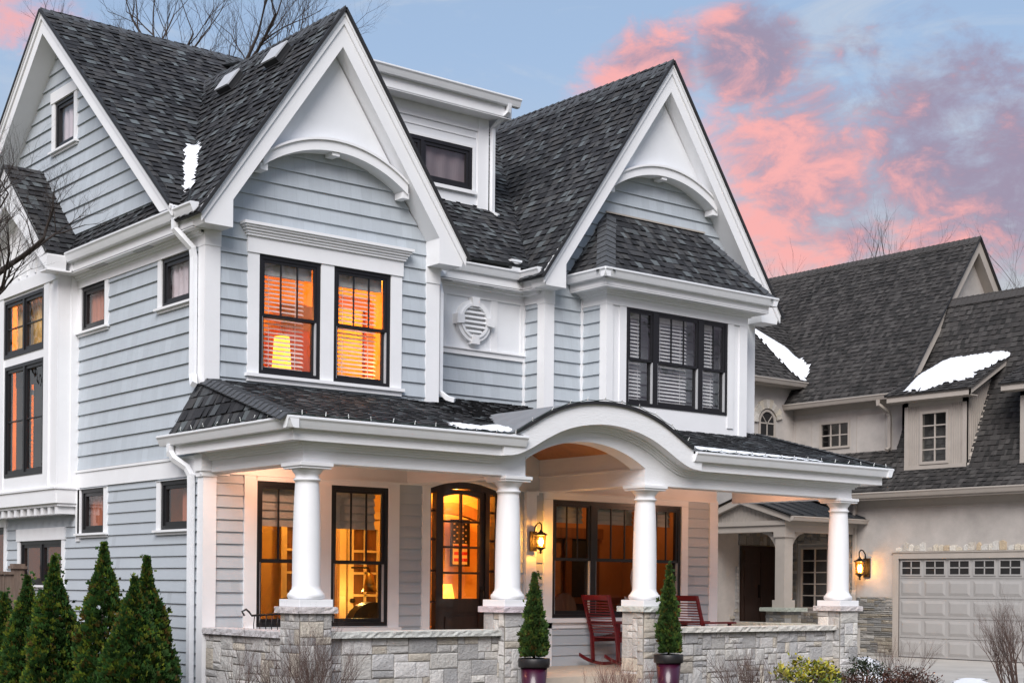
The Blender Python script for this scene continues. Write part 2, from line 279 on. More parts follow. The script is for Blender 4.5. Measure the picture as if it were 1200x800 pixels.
# ------------------------------------------------------------------ mesh builder and frames
def front(y0): return lambda u, v, w=0.0: Vector((u, y0 - w, v))          # wall facing -Y (the street)
def left(x0): return lambda u, v, w=0.0: Vector((x0 - w, u, v))           # wall facing -X
def right(x0): return lambda u, v, w=0.0: Vector((x0 + w, u, v))
def flat(z0): return lambda u, v, w=0.0: Vector((u, v, z0 + w))
def plane(o, U, V):
    o, U, V = Vector(o), Vector(U).normalized(), Vector(V).normalized(); Nn = U.cross(V).normalized()
    return lambda u, v, w=0.0: o + U * u + V * v + Nn * w
IDENT = lambda u, v, w=0.0: Vector((u, v, w))
class MB:
    def __init__(s): s.v, s.f, s.uv, s.c, s.sm, s.comp, s.k = [], [], [], [], [], [], 0
    def add(s, vs, fs, uvs=None, col=None, smooth=False):
        o = len(s.v); s.v += [tuple(x) for x in vs]; s.k += 1
        for k, f in enumerate(fs):
            s.f.append([o + i for i in f]); s.uv.append([uvs[i] for i in f] if uvs else None); s.c.append(col); s.sm.append(smooth); s.comp.append(s.k)
    def box(s, P, u0, u1, v0, v1, w0, w1, col=None):
        vs = [P(u, v, w) for w in (w0, w1) for v in (v0, v1) for u in (u0, u1)]
        s.add(vs, [(0, 1, 3, 2), (4, 6, 7, 5), (0, 4, 5, 1), (2, 3, 7, 6), (0, 2, 6, 4), (1, 5, 7, 3)], col=col)
    def prism(s, P, poly, w0, w1, col=None):
        n = len(poly); vs = [P(u, v, w0) for u, v in poly] + [P(u, v, w1) for u, v in poly]
        s.add(vs, [tuple(range(n - 1, -1, -1)), tuple(range(n, 2 * n))] + [(i, (i + 1) % n, n + (i + 1) % n, n + i) for i in range(n)], col=col)
    def strip(s, P, top, bot, w0, w1):
        """solid band between two polylines with the same number of points"""
        for i in range(len(top) - 1): s.prism(P, [bot[i], bot[i + 1], top[i + 1], top[i]], w0, w1)
    def sheet(s, pts, uvs=None, col=None): s.add(pts, [tuple(range(len(pts)))], uvs, col)
    def tube(s, pts, rad, n=6, col=None, cap=True, smooth=True, twist=0.0):
        pts = [Vector(p) for p in pts]
        if not isinstance(rad, (list, tuple)): rad = [rad] * len(pts)
        vs = []; prev = None
        for i, p in enumerate(pts):
            t = (pts[min(i + 1, len(pts) - 1)] - pts[max(i - 1, 0)])
            if t.length < 1e-9: t = Vector((0, 0, 1))
            t.normalize()
            a = prev if prev is not None else (Vector((0, 0, 1)) if abs(t.z) < 0.9 else Vector((1, 0, 0)))
            x = (a - t * a.dot(t)); x.normalize(); y = t.cross(x); prev = x
            for k in range(n):
                an = twist + 2 * math.pi * k / n; vs.append(p + (x * math.cos(an) + y * math.sin(an)) * rad[i])
        fs = [(i * n + k, i * n + (k + 1) % n, (i + 1) * n + (k + 1) % n, (i + 1) * n + k) for i in range(len(pts) - 1) for k in range(n)]
        if cap: fs += [tuple(range(n - 1, -1, -1)), tuple(range((len(pts) - 1) * n, len(pts) * n))]
        s.add(vs, fs, col=col, smooth=smooth)
    def lathe(s, c, prof, n=28, col=None, smooth=True):
        c = Vector(c); vs = [c + Vector((r * math.cos(2 * math.pi * k / n), r * math.sin(2 * math.pi * k / n), z)) for r, z in prof for k in range(n)]
        m = len(prof); fs = [(i * n + k, i * n + (k + 1) % n, (i + 1) * n + (k + 1) % n, (i + 1) * n + k) for i in range(m - 1) for k in range(n)]
        fs += [tuple(range(n - 1, -1, -1)), tuple(range((m - 1) * n, m * n))]
        s.add(vs, fs, col=col, smooth=smooth)
    SPLIT = {'corner_board', 'batten', 'eave', 'soffit_vent', 'gutter', 'ridge_cap', 'porch_casing', 'porch_parapet', 'stone_veneer', 'mortar', 'taupe_trim', 'downspout', 'porch_ceiling', 'dining_trim',
             'french_door', 'porch_beam', 'dormer_trim', 'bay_trim', 'bay_cornice', 'portico_beam', 'bay_rake', 'sidelight', 'recess_wall', 'rake_edge', 'knob', 'porch_floor', 'dining_opening', 'portico_roof', 'back_wall', 'casing', 'jamb_liner', 'shutter_panel'}
    def build(s, name, mat, parent=None, loc=None, bevel=0.0, fix=True):
        if name in s.SPLIT and len(s.f) > 6:
            # pieces that do not touch become parts of their own
            ids = []; boxes = []; groups = []; seen = {}
            for i, f in enumerate(s.f):
                k = s.comp[i]
                if k not in seen: seen[k] = len(boxes); boxes.append([[1e9] * 3, [-1e9] * 3])
                b = boxes[seen[k]]
                for v in f:
                    for a in range(3): b[0][a] = min(b[0][a], s.v[v][a]); b[1][a] = max(b[1][a], s.v[v][a])
            par = list(range(len(boxes)))
            def root(i):
                while par[i] != i: par[i] = par[par[i]]; i = par[i]
                return i
            for i in range(len(boxes)):
                for j in range(i):
                    if all(boxes[i][0][a] - .03 <= boxes[j][1][a] and boxes[j][0][a] - .03 <= boxes[i][1][a] for a in range(3)): par[root(i)] = root(j)
            gr = {}
            for i, f in enumerate(s.f): gr.setdefault(root(seen[s.comp[i]]), []).append(i)
            if len(gr) > 1:
                first = None
                for g in sorted(gr.values(), key=len, reverse=True):
                    m = MB(); mp = {}
                    for i in g:
                        for v in s.f[i]:
                            if v not in mp: mp[v] = len(m.v); m.v.append(s.v[v])
                        m.f.append([mp[v] for v in s.f[i]]); m.uv.append(s.uv[i]); m.c.append(s.c[i]); m.sm.append(s.sm[i]); m.comp.append(0)
                    o = m.build(name, mat, parent, loc, bevel, fix); first = first or o
                return first
        me = bpy.data.meshes.new(name); me.from_pydata(s.v, [], s.f)
        if any(u for u in s.uv):
            l = me.uv_layers.new(name="UVMap"); i = 0
            for fu, f in zip(s.uv, s.f):
                for k in range(len(f)):
                    if fu: l.data[i].uv = fu[k]
                    i += 1
        if any(c for c in s.c):
            ca = me.color_attributes.new(name="Col", type='FLOAT_COLOR', domain='CORNER'); i = 0
            for c, f in zip(s.c, s.f):
                for k in range(len(f)):
                    ca.data[i].color = c4(c or (0.5, 0.5, 0.5)); i += 1
        for p, sm in zip(me.polygons, s.sm): p.use_smooth = sm
        me.materials.append(M[mat] if isinstance(mat, str) else mat)
        if fix:
            b = bmesh.new(); b.from_mesh(me); bmesh.ops.recalc_face_normals(b, faces=b.faces); b.to_mesh(me); b.free()
        o = bpy.data.objects.new(name, me); COL.objects.link(o)
        if parent is not None:
            o.parent = parent
            o.matrix_parent_inverse = Matrix.Translation(-parent_loc(parent)) if parent.get('_w') else Matrix()
            if parent.get('_w') : pass
        if loc is not None: o.location = loc
        if bevel:
            bv = o.modifiers.new("bevel", 'BEVEL'); bv.width = bevel; bv.segments = 2; bv.limit_method = 'ANGLE'; bv.angle_limit = R(40)
        return o
def parent_loc(o):
    return Vector(o.location) if o.parent is None else Vector((0, 0, 0))
def thing(name, label, cat, loc=(0, 0, 0), group=None, kind=None, world=False):
    """Empty at the base of a thing; world=True: its parts are modelled in world coordinates"""
    o = bpy.data.objects.new(name, None); o.empty_display_size = 0.2; o.location = loc; COL.objects.link(o)
    o['label'] = label; o['category'] = cat
    if group: o['group'] = group
    if kind: o['kind'] = kind
    if world: o['_w'] = 1
    return o
def tag(o, label, cat, group=None, kind=None):
    o['label'] = label; o['category'] = cat
    if group: o['group'] = group
    if kind: o['kind'] = kind
    return o
def struct(o): o['kind'] = 'structure'; return o
def dup(root, loc, rotz, label):
    c = root.copy(); COL.objects.link(c); c.location = loc; c.rotation_euler = (0, 0, rotz); c['label'] = label
    for ch in list(root.children):
        d = ch.copy(); COL.objects.link(d); d.parent = c
        for g in list(ch.children):
            h = g.copy(); COL.objects.link(h); h.parent = d
    return c
def clip(poly, ax, lim, keep_less):
    out = []
    for i in range(len(poly)):
        a, b = poly[i], poly[(i + 1) % len(poly)]
        ia = (a[ax] <= lim + 1e-9) if keep_less else (a[ax] >= lim - 1e-9); ib = (b[ax] <= lim + 1e-9) if keep_less else (b[ax] >= lim - 1e-9)
        if ia: out.append(a)
        if ia != ib:
            t = (lim - a[ax]) / (b[ax] - a[ax]); out.append((a[0] + (b[0] - a[0]) * t, a[1] + (b[1] - a[1]) * t))
    return out
def courses(mb, P, poly, exp, lap, v_origin=0.0, holes=(), base=0.0):
    """overlapping boards or shingles over a polygon in the frame P; each course stands proud of the one below it by its butt"""
    us = sorted({min(p[0] for p in poly), max(p[0] for p in poly)} | {h for q in holes for h in q[:2]})
    vlo, vhi = min(p[1] for p in poly), max(p[1] for p in poly)
    k0 = math.floor((vlo - v_origin) / exp + 1e-6); k1 = math.ceil((vhi - v_origin) / exp - 1e-6)
    for k in range(k0, k1):
        a, b = v_origin + k * exp, v_origin + (k + 1) * exp
        cuts = sorted({a, b} | {h for q in holes for h in q[2:4] if a < h < b})
        for c0, c1 in zip(cuts[:-1], cuts[1:]):
            for u0, u1 in zip(us[:-1], us[1:]):
                um, vm = (u0 + u1) / 2, (c0 + c1) / 2
                if any(q[0] - 1e-6 <= um <= q[1] + 1e-6 and q[2] - 1e-6 <= vm <= q[3] + 1e-6 for q in holes): continue
                pg = clip(clip(clip(clip(poly, 0, u0, False), 0, u1, True), 1, c0, False), 1, c1, True)
                if len(pg) < 3: continue
                off = lambda v: base + lap * (1 - (v - a) / exp) + 0.001
                mb.add([P(u, v, off(v)) for u, v in pg], [tuple(range(len(pg)))], [(u + 50, v - v_origin + 50 * exp) for u, v in pg])
                lowe = [p for p in pg if abs(p[1] - a) < 1e-6]
                if len(lowe) >= 2:
                    x0, x1 = min(p[0] for p in lowe), max(p[0] for p in lowe)
                    mb.add([P(x0, a, base - 0.002), P(x1, a, base - 0.002), P(x1, a, off(a)), P(x0, a, off(a))], [(0, 1, 2, 3)], [(x0 + 50, 50 * exp + a - v_origin + 0.001), (x1 + 50, 50 * exp + a - v_origin + 0.001)] * 2)
def shingle_tabs(mb, P, poly, exp, lap, seed):
    """laminated shingles: every course is cut into tabs of uneven width, each with its own butt thickness and its own colour cell"""
    rg = random.Random(seed); vlo, vhi = min(p[1] for p in poly), max(p[1] for p in poly)
    for k in range(math.floor(vlo / exp + 1e-6), math.ceil(vhi / exp - 1e-6)):
        a, b = k * exp, (k + 1) * exp
        band = clip(clip(poly, 1, a, False), 1, b, True)
        if len(band) < 3: continue
        u, ue = min(p[0] for p in band) - rg.uniform(0, .15), max(p[0] for p in band); j = 0; thickt = False
        while u < ue:
            w = rg.uniform(.05, .145); pg = clip(clip(band, 0, u, False), 0, u + w, True); u += w; j += 1; thickt = not thickt if rg.random() < .75 else thickt
            if len(pg) < 3: continue
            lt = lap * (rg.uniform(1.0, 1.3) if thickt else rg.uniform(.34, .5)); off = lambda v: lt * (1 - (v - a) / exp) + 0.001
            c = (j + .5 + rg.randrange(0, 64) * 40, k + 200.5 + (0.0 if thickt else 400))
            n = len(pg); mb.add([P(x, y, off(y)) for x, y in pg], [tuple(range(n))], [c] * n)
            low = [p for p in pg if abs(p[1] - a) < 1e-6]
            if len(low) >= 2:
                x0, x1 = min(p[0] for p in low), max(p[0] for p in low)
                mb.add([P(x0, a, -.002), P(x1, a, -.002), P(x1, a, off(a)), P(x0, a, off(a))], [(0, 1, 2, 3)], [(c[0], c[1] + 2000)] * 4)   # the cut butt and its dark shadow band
def roof_slope(mb, pts, udir, exp=0.125, lap=0.017, thick=0.03):
    """pts: 3D polygon of a roof slope; udir: direction of its eave (level)"""
    pts = [Vector(p) for p in pts]; U = Vector(udir).normalized()
    nrm = Vector((0, 0, 0))
    for i in range(1, len(pts) - 1): nrm += (pts[i] - pts[0]).cross(pts[i + 1] - pts[0])
    nrm.normalize()
    if nrm.z < 0: nrm = -nrm
    V = nrm.cross(U); V.normalize()
    if V.z < 0: U = -U; V = nrm.cross(U)
    o = min(pts, key=lambda p: p.z); P = lambda u, v, w=0.0: o + U * u + V * v + nrm * w
    poly = [((p - o).dot(U), (p - o).dot(V)) for p in pts]
    shingle_tabs(mb, P, poly, exp, lap, int(abs(o.x * 37 + o.y * 91 + o.z * 13) * 100) % 99991)
    n = len(pts); vs = [p for p in pts] + [p - nrm * thick for p in pts]
    mb.add(vs, [tuple(range(n, 2 * n))] + [(i, (i + 1) % n, n + (i + 1) % n, n + i) for i in range(n)], [(0, 0)] * (2 * n))
    return P, poly
def edge_strip(mb, pts, w=0.05, h=0.035):
    """dark drip edge / shingle edge along a rake"""
    for a, b in zip(pts[:-1], pts[1:]): mb.tube([a, b], w / 2, 4, smooth=False, twist=R(45))
def ridge_caps(mb, a, b, wid=0.15, step=0.14, slope=0.6, up=Vector((0, 0, 1))):
    a, b = Vector(a), Vector(b); t = (b - a); n = int(t.length / step); t.normalize(); side = t.cross(up); side.normalize(); nn_ = side.cross(t)
    for k in range(n):
        p = a + t * (k * step); q = a + t * ((k + 1) * step + 0.03)
        for sgn in (-1, 1):
            e = side * sgn * wid - nn_ * slope * wid
            vs = [p + nn_ * 0.034, p + e + nn_ * 0.034, q + e + nn_ * 0.016, q + nn_ * 0.016, p + nn_ * 0.012, p + e + nn_ * 0.012]
            mb.add(vs, [(0, 1, 2, 3), (0, 1, 5, 4), (1, 2, 5)])
K_PROF = [(0, 0.0), (0, 0.125), (0.105, 0.125), (0.118, 0.118), (0.118, 0.10), (0.10, 0.078), (0.085, 0.04), (0.07, 0.006), (0.05, 0.0)]
def gutter_run(mb, a, b, outw, z0, sc=1.0):
    """K-style gutter between plan points a and b with outward direction outw; ends may be mitred via offsets ma, mb_"""
    a, b, o = Vector((a[0], a[1], 0)), Vector((b[0], b[1], 0)), Vector((outw[0], outw[1], 0)).normalized()
    n = len(K_PROF); vs = []
    for p, m in ((a, 0), (b, 0)):
        for d, z in K_PROF: vs.append(p + o * d * sc + Vector((0, 0, z0 + z * sc)))
    fs = [tuple(range(n)), tuple(range(n, 2 * n))] + [(i, (i + 1) % n, n + (i + 1) % n, n + i) for i in range(n)]
    mb.add(vs, fs)
def downspout(mb, pts, w=0.045): mb.tube(pts, w, 4, smooth=False, twist=R(45))

rnd = random.Random(7)
def ashlar(mb, back, P, u0, u1, v0, v1, cu=0.085, cv=0.075, sizes=((1, 1), (2, 1), (2, 2), (3, 1), (3, 2), (4, 2), (3, 3), (2, 3), (4, 1)), tones=None, depth=0.022, gap=0.009, seed=1):
    """coursed rubble: squared stones of mixed size packed on a grid, each with its own colour and a rough raised face"""
    rg = random.Random(seed); nu, nv = max(1, round((u1 - u0) / cu)), max(1, round((v1 - v0) / cv)); cu, cv = (u1 - u0) / nu, (v1 - v0) / nv
    occ = [[False] * nu for _ in range(nv)]
    back.box(P, u0, u1, v0, v1, -0.04, 0.004)
    for j in range(nv):
        for i in range(nu):
            if occ[j][i]: continue
            opts = list(sizes); rg.shuffle(opts); opts.append((1, 1))
            for w, h in opts:
                if i + w <= nu and j + h <= nv and not any(occ[jj][ii] for jj in range(j, j + h) for ii in range(i, i + w)): break
            for jj in range(j, j + h):
                for ii in range(i, i + w): occ[jj][ii] = True
            a, b, c, d = u0 + i * cu + gap / 2, u0 + (i + w) * cu - gap / 2, v0 + j * cv + gap / 2, v0 + (j + h) * cv - gap / 2
            t = rg.choice(tones); k = rg.uniform(0.70, 1.08); col = tuple(x * k for x in t)
            dp = depth * rg.uniform(0.5, 1.2); jt = lambda: rg.uniform(-0.004, 0.004)
            o = [(a + jt(), c + jt()), (b + jt(), c + jt()), (b + jt(), d + jt()), (a + jt(), d + jt())]
            ins = min(0.014, (b - a) * 0.2, (d - c) * 0.2)
            inn = [(a + ins + jt(), c + ins + jt()), (b - ins + jt(), c + ins + jt()), (b - ins + jt(), d - ins + jt()), (a + ins + jt(), d - ins + jt())]
            dz = [dp * rg.uniform(0.7, 1.1) for _ in range(4)]; mid = ((a + b) / 2 + jt() * 3, (c + d) / 2 + jt() * 3)
            vs = [P(x, y, 0.0) for x, y in o] + [P(x, y, dp * 0.7) for x, y in o] + [P(x, y, q) for (x, y), q in zip(inn, dz)] + [P(mid[0], mid[1], dp * rg.uniform(0.9, 1.4))]
            fs = [(k2, (k2 + 1) % 4, 4 + (k2 + 1) % 4, 4 + k2) for k2 in range(4)] + [(4 + k2, 4 + (k2 + 1) % 4, 8 + (k2 + 1) % 4, 8 + k2) for k2 in range(4)] + [(8 + k2, 8 + (k2 + 1) % 4, 12) for k2 in range(4)]
            mb.add(vs, fs, col=col)
LIME = [(0.60, 0.585, 0.56), (0.66, 0.645, 0.62), (0.55, 0.54, 0.53), (0.68, 0.66, 0.62), (0.60, 0.55, 0.47), (0.72, 0.70, 0.68), (0.52, 0.515, 0.51), (0.64, 0.63, 0.61)]
FIELD = [(0.24, 0.235, 0.22), (0.30, 0.29, 0.27), (0.20, 0.20, 0.195), (0.34, 0.31, 0.26), (0.36, 0.35, 0.33), (0.27, 0.24, 0.19)]

def room(parent, x0, x1, y0, y1, z0, z1, mat, open_side='-y', name='room'):
    mb = MB(); q = lambda *p: mb.sheet(p)
    A = [(x0, y0, z0), (x1, y0, z0), (x1, y1, z0), (x0, y1, z0), (x0, y0, z1), (x1, y0, z1), (x1, y1, z1), (x0, y1, z1)]
    F = {'bot': (0, 1, 2, 3), 'top': (4, 5, 6, 7), '-y': (0, 1, 5, 4), '+y': (3, 2, 6, 7), '-x': (0, 3, 7, 4), '+x': (1, 2, 6, 5)}
    for k, f in F.items():
        if k != open_side: q(*[A[i] for i in f])
    return mb.build(name, mat, parent)
def room_plan(parent, plan, z0, z1, mat, name='room'):
    """room over a plan polygon whose first edge is the open window side"""
    mb = MB(); n = len(plan)
    mb.sheet([(x, y, z0) for x, y in plan]); mb.sheet([(x, y, z1) for x, y in plan])
    for i in range(1, n):
        (a, b), (c, d) = plan[i], plan[(i + 1) % n]; mb.sheet([(a, b, z0), (c, d, z0), (c, d, z1), (a, b, z1)])
    return mb.build(name, mat, parent)
def lamp(name, loc, watt, col=(1, 0.55, 0.2), rad=0.08):
    l = bpy.data.lights.new(name, 'POINT'); l.energy = watt; l.color = col; l.shadow_soft_size = rad
    o = bpy.data.objects.new(name, l); o.location = loc; COL.objects.link(o); return o

def window(parent, P, u0, u1, v0, v1, style='hung', grille=3, rows=0, fr=0.05, depth=0.09, meet=0.5, label=None):
    """black framed window in the frame P; hung = two sashes, the lower one set back; casement = one sash; returns the window part"""
    mb = MB(); gl = MB()
    mb.box(P, u0, u1, v0, v0 + fr, -depth, 0.012); mb.box(P, u0, u1, v1 - fr, v1, -depth, 0.012)
    mb.box(P, u0, u0 + fr, v0 + fr, v1 - fr, -depth, 0.012); mb.box(P, u1 - fr, u1, v0 + fr, v1 - fr, -depth, 0.012)
    a, b, c, d = u0 + fr, u1 - fr, v0 + fr, v1 - fr
    def sash(a, b, c, d, w0, w1, st=0.04, cols=0, rows=0, m=0.016):
        mb.box(P, a, b, c, c + st, w0, w1); mb.box(P, a, b, d - st, d, w0, w1); mb.box(P, a, a + st, c + st, d - st, w0, w1); mb.box(P, b - st, b, c + st, d - st, w0, w1)
        for k in range(1, cols):
            x = a + st + (b - a - 2 * st) * k / cols; mb.box(P, x - m / 2, x + m / 2, c + st, d - st, w0 + 0.006, w1 - 0.004)
        for k in range(1, rows):
            y = c + st + (d - c - 2 * st) * k / rows; mb.box(P, a + st, b - st, y - m / 2, y + m / 2, w0 + 0.008, w1 - 0.006)
        wm = (w0 + w1) / 2; gl.sheet([P(a + st, c + st, wm), P(b - st, c + st, wm), P(b - st, d - st, wm), P(a + st, d - st, wm)])
    if style == 'hung':
        mid = c + (d - c) * meet
        sash(a, b, mid - 0.02, d, -0.03, 0.0, 0.035, grille, rows)
        sash(a, b, c, mid + 0.02, -0.066, -0.034, 0.045, 0, 0)
        j = MB()
        for x0, x1 in ((a - 0.002, a + 0.012), (b - 0.012, b + 0.002)): j.box(P, x0, x1, c, mid - 0.02, -0.033, 0.004)
    elif style == 'casement':
        sash(a, b, c, d, -0.05, -0.005, 0.045, grille, rows); j = None
    elif style == 'pair':
        mid = (a + b) / 2; mb.box(P, mid - 0.025, mid + 0.025, c, d, -depth, 0.012)
        sash(a, mid - 0.025, c, d, -0.05, -0.005, 0.045, grille, rows); sash(mid + 0.025, b, c, d, -0.05, -0.005, 0.045, grille, rows); j = None
    w = mb.build('window', 'black', parent); gl.build('pane', 'glass', w)
    if j: j.build('jamb_liner', 'jamb', w)
    return w
def blind(parent, P, u0, u1, v0, v1, w=-0.12, pitch=0.052, tilt=0.034, wid=0.045, mat='blind'):
    mb = MB(); n = int((v1 - v0) / pitch); mb.box(P, u0, u1, v1 - 0.07, v1, w - 0.03, w + 0.02); mb.box(P, u0, u1, v0, v0 + 0.025, w - 0.02, w + 0.02)
    for k in range(1, n):
        y = v0 + k * pitch
        if y > v1 - 0.08: break
        s = [P(u0, y + tilt / 2, w - wid / 2), P(u1, y + tilt / 2, w - wid / 2), P(u1, y - tilt / 2, w + wid / 2), P(u0, y - tilt / 2, w + wid / 2)]
        mb.add(s + [p - Vector((0, 0, 0.004)) for p in s], [(0, 1, 2, 3), (7, 6, 5, 4), (2, 3, 7, 6), (0, 1, 5, 4)])
    for t in (0.2, 0.8):
        x = u0 + (u1 - u0) * t; mb.box(P, x - 0.003, x + 0.003, v0, v1, w + 0.024, w + 0.027)
    return mb.build('blind', mat, parent)
def curtain(parent, P, u0, u1, v0, v1, w=-0.14, n=9, amp=0.025, mat='curt'):
    mb = MB(); k = n * 8
    top = [(u0 + (u1 - u0) * i / k, w + amp * math.sin(2 * math.pi * n * i / k)) for i in range(k + 1)]
    for (a, wa), (b, wb) in zip(top[:-1], top[1:]): mb.add([P(a, v0, wa), P(b, v0, wb), P(b, v1, wb), P(a, v1, wa)], [(0, 1, 2, 3)], smooth=False)
    return mb.build('curtain', mat, parent)

# ================================================================== ground, bed, driveway
GZ = 0.30
mb = MB(); g = 90
mb.sheet([(-400, -400, GZ), (600, -400, GZ), (600, 600, GZ), (-400, 600, GZ)]); struct(mb.build('ground', 'lawn'))
mb = MB(); mb.sheet([(9.6, -9, GZ + 0.004), (19.0, -9, GZ + 0.004), (19.0, 8.0, GZ + 0.004), (11.2, 8.0, GZ + 0.004), (9.6, 0, GZ + 0.004)])
struct(mb.build('driveway', 'conc'))
mb = MB(); mb.sheet([(-2.6, -3.9, GZ + 0.006), (9.2, -3.9, GZ + 0.006), (9.2, -2.0, GZ + 0.006), (0, -2.0, GZ + 0.006), (0, 6, GZ + 0.006), (-2.6, 6, GZ + 0.006)])
struct(mb.build('planting_bed_ground', 'mulch'))

# ================================================================== the main house
H = thing('house', 'blue-grey house with steep white gables and a wide columned front porch', 'house', (0, 0, GZ), world=True)
F0, FG2, FREC, LW = front(0.0), front(0.15), front(0.59), left(0.0)
E1 = 3.28      # right end of the first gable wall
def win_casing(win, P, u0, u1, v0, v1, side=0.15, head=0.16, sill=True, crown=False, w=0.03, headext=0.0, sillh=0.06):
    mb = MB()
    mb.box(P, u0 - side, u0, v0, v1, -0.01, w); mb.box(P, u1, u1 + side, v0, v1, -0.01, w)
    mb.box(P, u0 - side - headext, u1 + side + headext, v1, v1 + head, -0.01, w + 0.012)
    mb.build('casing', 'trim', win)
    if sill:
        s = MB(); s.box(P, u0 - side - 0.03, u1 + side + 0.03, v0 - 0.028, v0 - 0.001, -0.01, w + 0.04); s.box(P, u0 - side, u1 + side, v0 - sillh, v0 - 0.03, -0.01, w + 0.005)
        s.build('sill', 'trim', win)
    if crown:
        c = MB(); z = v1 + head
        for k, (dz, ww) in enumerate(((0.0, 0.05), (0.03, 0.062), (0.06, 0.08), (0.09, 0.10), (0.115, 0.125))):
            c.box(P, u0 - side - ww + 0.045, u1 + side + ww - 0.045, z + dz, z + dz + 0.034, -0.01, w + ww)
        c.build('head_crown', 'trim', win)
    return win

# ---- walls (upper storey in staggered shakes, ground floor in lap siding)
W1 = (0.674, 1.518, 4.215, 5.62); W2 = (1.70, 2.535, 4.215, 5.62)
mb = MB()
holes = [W1, W2]
courses(mb, F0, [(0.13, 4.05), (3.12, 4.05), (3.12, 6.06), (2.6, 6.75), (2.3, 7.0), (1.625, 7.2), (0.95, 7.0), (0.65, 6.75), (0.13, 6.06)], 0.18, 0.023, 4.14, holes)
mb.build('upper_gable_wall', 'shake', H)
PW = [(0.67, 1.515, 1.25, 2.965), (1.69, 2.53, 1.25, 2.965)]; PDOOR = (3.17, 4.27, 0.68, 3.10); PT = (5.22, 7.68, 1.335, 2.94)
mb = MB(); courses(mb, F0, [(0.14, 0.62), (8.28, 0.62), (8.28, 3.05), (0.14, 3.05)], 0.14, 0.019, 0.68, PW + [PDOOR, PT]); mb.build('porch_wall', 'lap', H)
SW = [(2.71, 3.445, 5.05, 5.63), (0.352, 1.09, 5.045, 5.628)]; SL = [(2.69, 3.408, 2.40, 2.978), (0.344, 1.073, 2.39, 2.972)]
LB = [(4.035, 5.53, 1.715, 2.333), (6.15, 7.2, 1.60, 2.55)]
mb = MB(); courses(mb, LW, [(0.01, 3.2), (3.56, 3.2), (3.56, 5.64), (0.01, 5.64)], 0.18, 0.023, 3.24, SW); mb.build('upper_side_wall', 'shake', H)
mb = MB(); courses(mb, LW, [(0.01, 0.3), (8.2, 0.3), (8.2, 3.02), (0.01, 3.02)], 0.14, 0.019, 0.68, SL + LB); mb.build('lower_side_wall', 'lap', H)
GW = (3.745, 4.40, 7.64, 8.30)
mb = MB(); courses(mb, LW, [(1.0, 6.36), (7.4, 6.36), (4.17, 9.13)], 0.18, 0.023, 6.38, [GW]); mb.build('attic_gable_wall', 'shake', H)
mb = MB()
courses(mb, FREC, [(3.2, 4.24), (5.2, 4.24), (5.2, 4.86), (3.2, 4.86)], 0.18, 0.023, 4.14)
courses(mb, left(5.19), [(0.16, 4.0), (0.59, 4.0), (0.59, 5.66), (0.16, 5.66)], 0.18, 0.023, 4.14)
mb.build('recess_wall', 'shake', H)
mb = MB()
courses(mb, FG2, [(5.33, 4.0), (9.2, 4.0), (9.2, 6.2), (8.3, 7.45), (7.9, 7.75), (7.27, 7.9), (6.64, 7.75), (6.24, 7.45), (5.33, 6.2)], 0.18, 0.023, 4.14)
mb.build('second_gable_wall', 'shake', H)
mb = MB(); courses(mb, left(5.87), [(-0.25, 3.9), (0.15, 3.9), (0.15, 5.72), (-0.25, 5.72)], 0.18, 0.023, 4.14); mb.build('bay_side_wall', 'shake', H)
mb = MB()   # far sides, seen only from elsewhere
courses(mb, right(9.36), [(0.15, 4.0), (8.2, 4.0), (8.2, 6.0), (0.15, 6.0)], 0.18, 0.023, 4.14)
courses(mb, right(8.42), [(0, 0.3), (8.2, 0.3), (8.2, 4.0), (0, 4.0)], 0.14, 0.019, 0.68)
courses(mb, lambda u, v, w=0.0: Vector((u, 8.2 + w, v)), [(0, 0.3), (9.3, 0.3), (9.3, 6.0), (0, 6.0)], 0.18, 0.023, 4.14)
mb.build('back_wall', 'lap', H)

# ---- corner boards, belts, friezes
mb = MB()
def corner(x, y, z0, z1, wf=0.15, wl=0.12, inner=None):
    mb.box(IDENT, x - 0.03, x + wf, y - 0.03, y + 0.02, z0, z1); mb.box(IDENT, x - 0.03, x + 0.02, y + 0.02, y + wl, z0, z1)
corner(0, 0, 4.05, 5.80, 0.165, 0.14); corner(0, 0, 0.3, 3.05, 0.14, 0.11)
mb.box(IDENT, -0.036, 0.172, -0.036, 0.15, 5.62, 5.80)                                   # corner capital
mb.box(F0, 3.075, E1, 4.05, 5.80, -0.02, 0.03); mb.box(F0, 3.068, E1 + .006, 5.6, 5.80, -0.02, 0.04); mb.box(right(E1 - 0.02), 0.0, 0.59, 4.1, 5.8, -0.02, 0.02)
mb.box(IDENT, 5.16, 5.335, 0.12, 0.17, 4.1, 5.84); mb.box(IDENT, 5.16, 5.21, 0.17, 0.27, 4.1, 5.84); mb.box(IDENT, 5.153, 5.342, 0.112, 0.278, 5.62, 5.84)
mb.box(IDENT, 5.83, 5.88, 0.11, 0.16, 4.0, 5.72)                                       # bay inner corner bead
mb.box(left(5.19), 0.55, 0.60, 4.2, 5.64, -0.01, 0.04)
mb.box(IDENT, 9.2, 9.39, 0.12, 0.2, 4.0, 6.0)
mb.box(LW, 0.1, 3.62, 3.0, 3.205, -0.01, 0.034); mb.box(LW, 0.09, 3.62, 3.20, 3.232, -0.01, 0.048)   # belt between storeys
mb.box(LW, 0.1, 3.6, 5.63, 5.80, -0.01, 0.034)
mb.box(LW, 3.45, 3.57, 2.3, 3.0, -0.01, 0.03)
mb.box(FREC, 3.2, 5.2, 5.64, 5.80, -0.02, 0.035); mb.box(left(5.19), 0.14, 0.60, 5.64, 5.80, -0.01, 0.034)
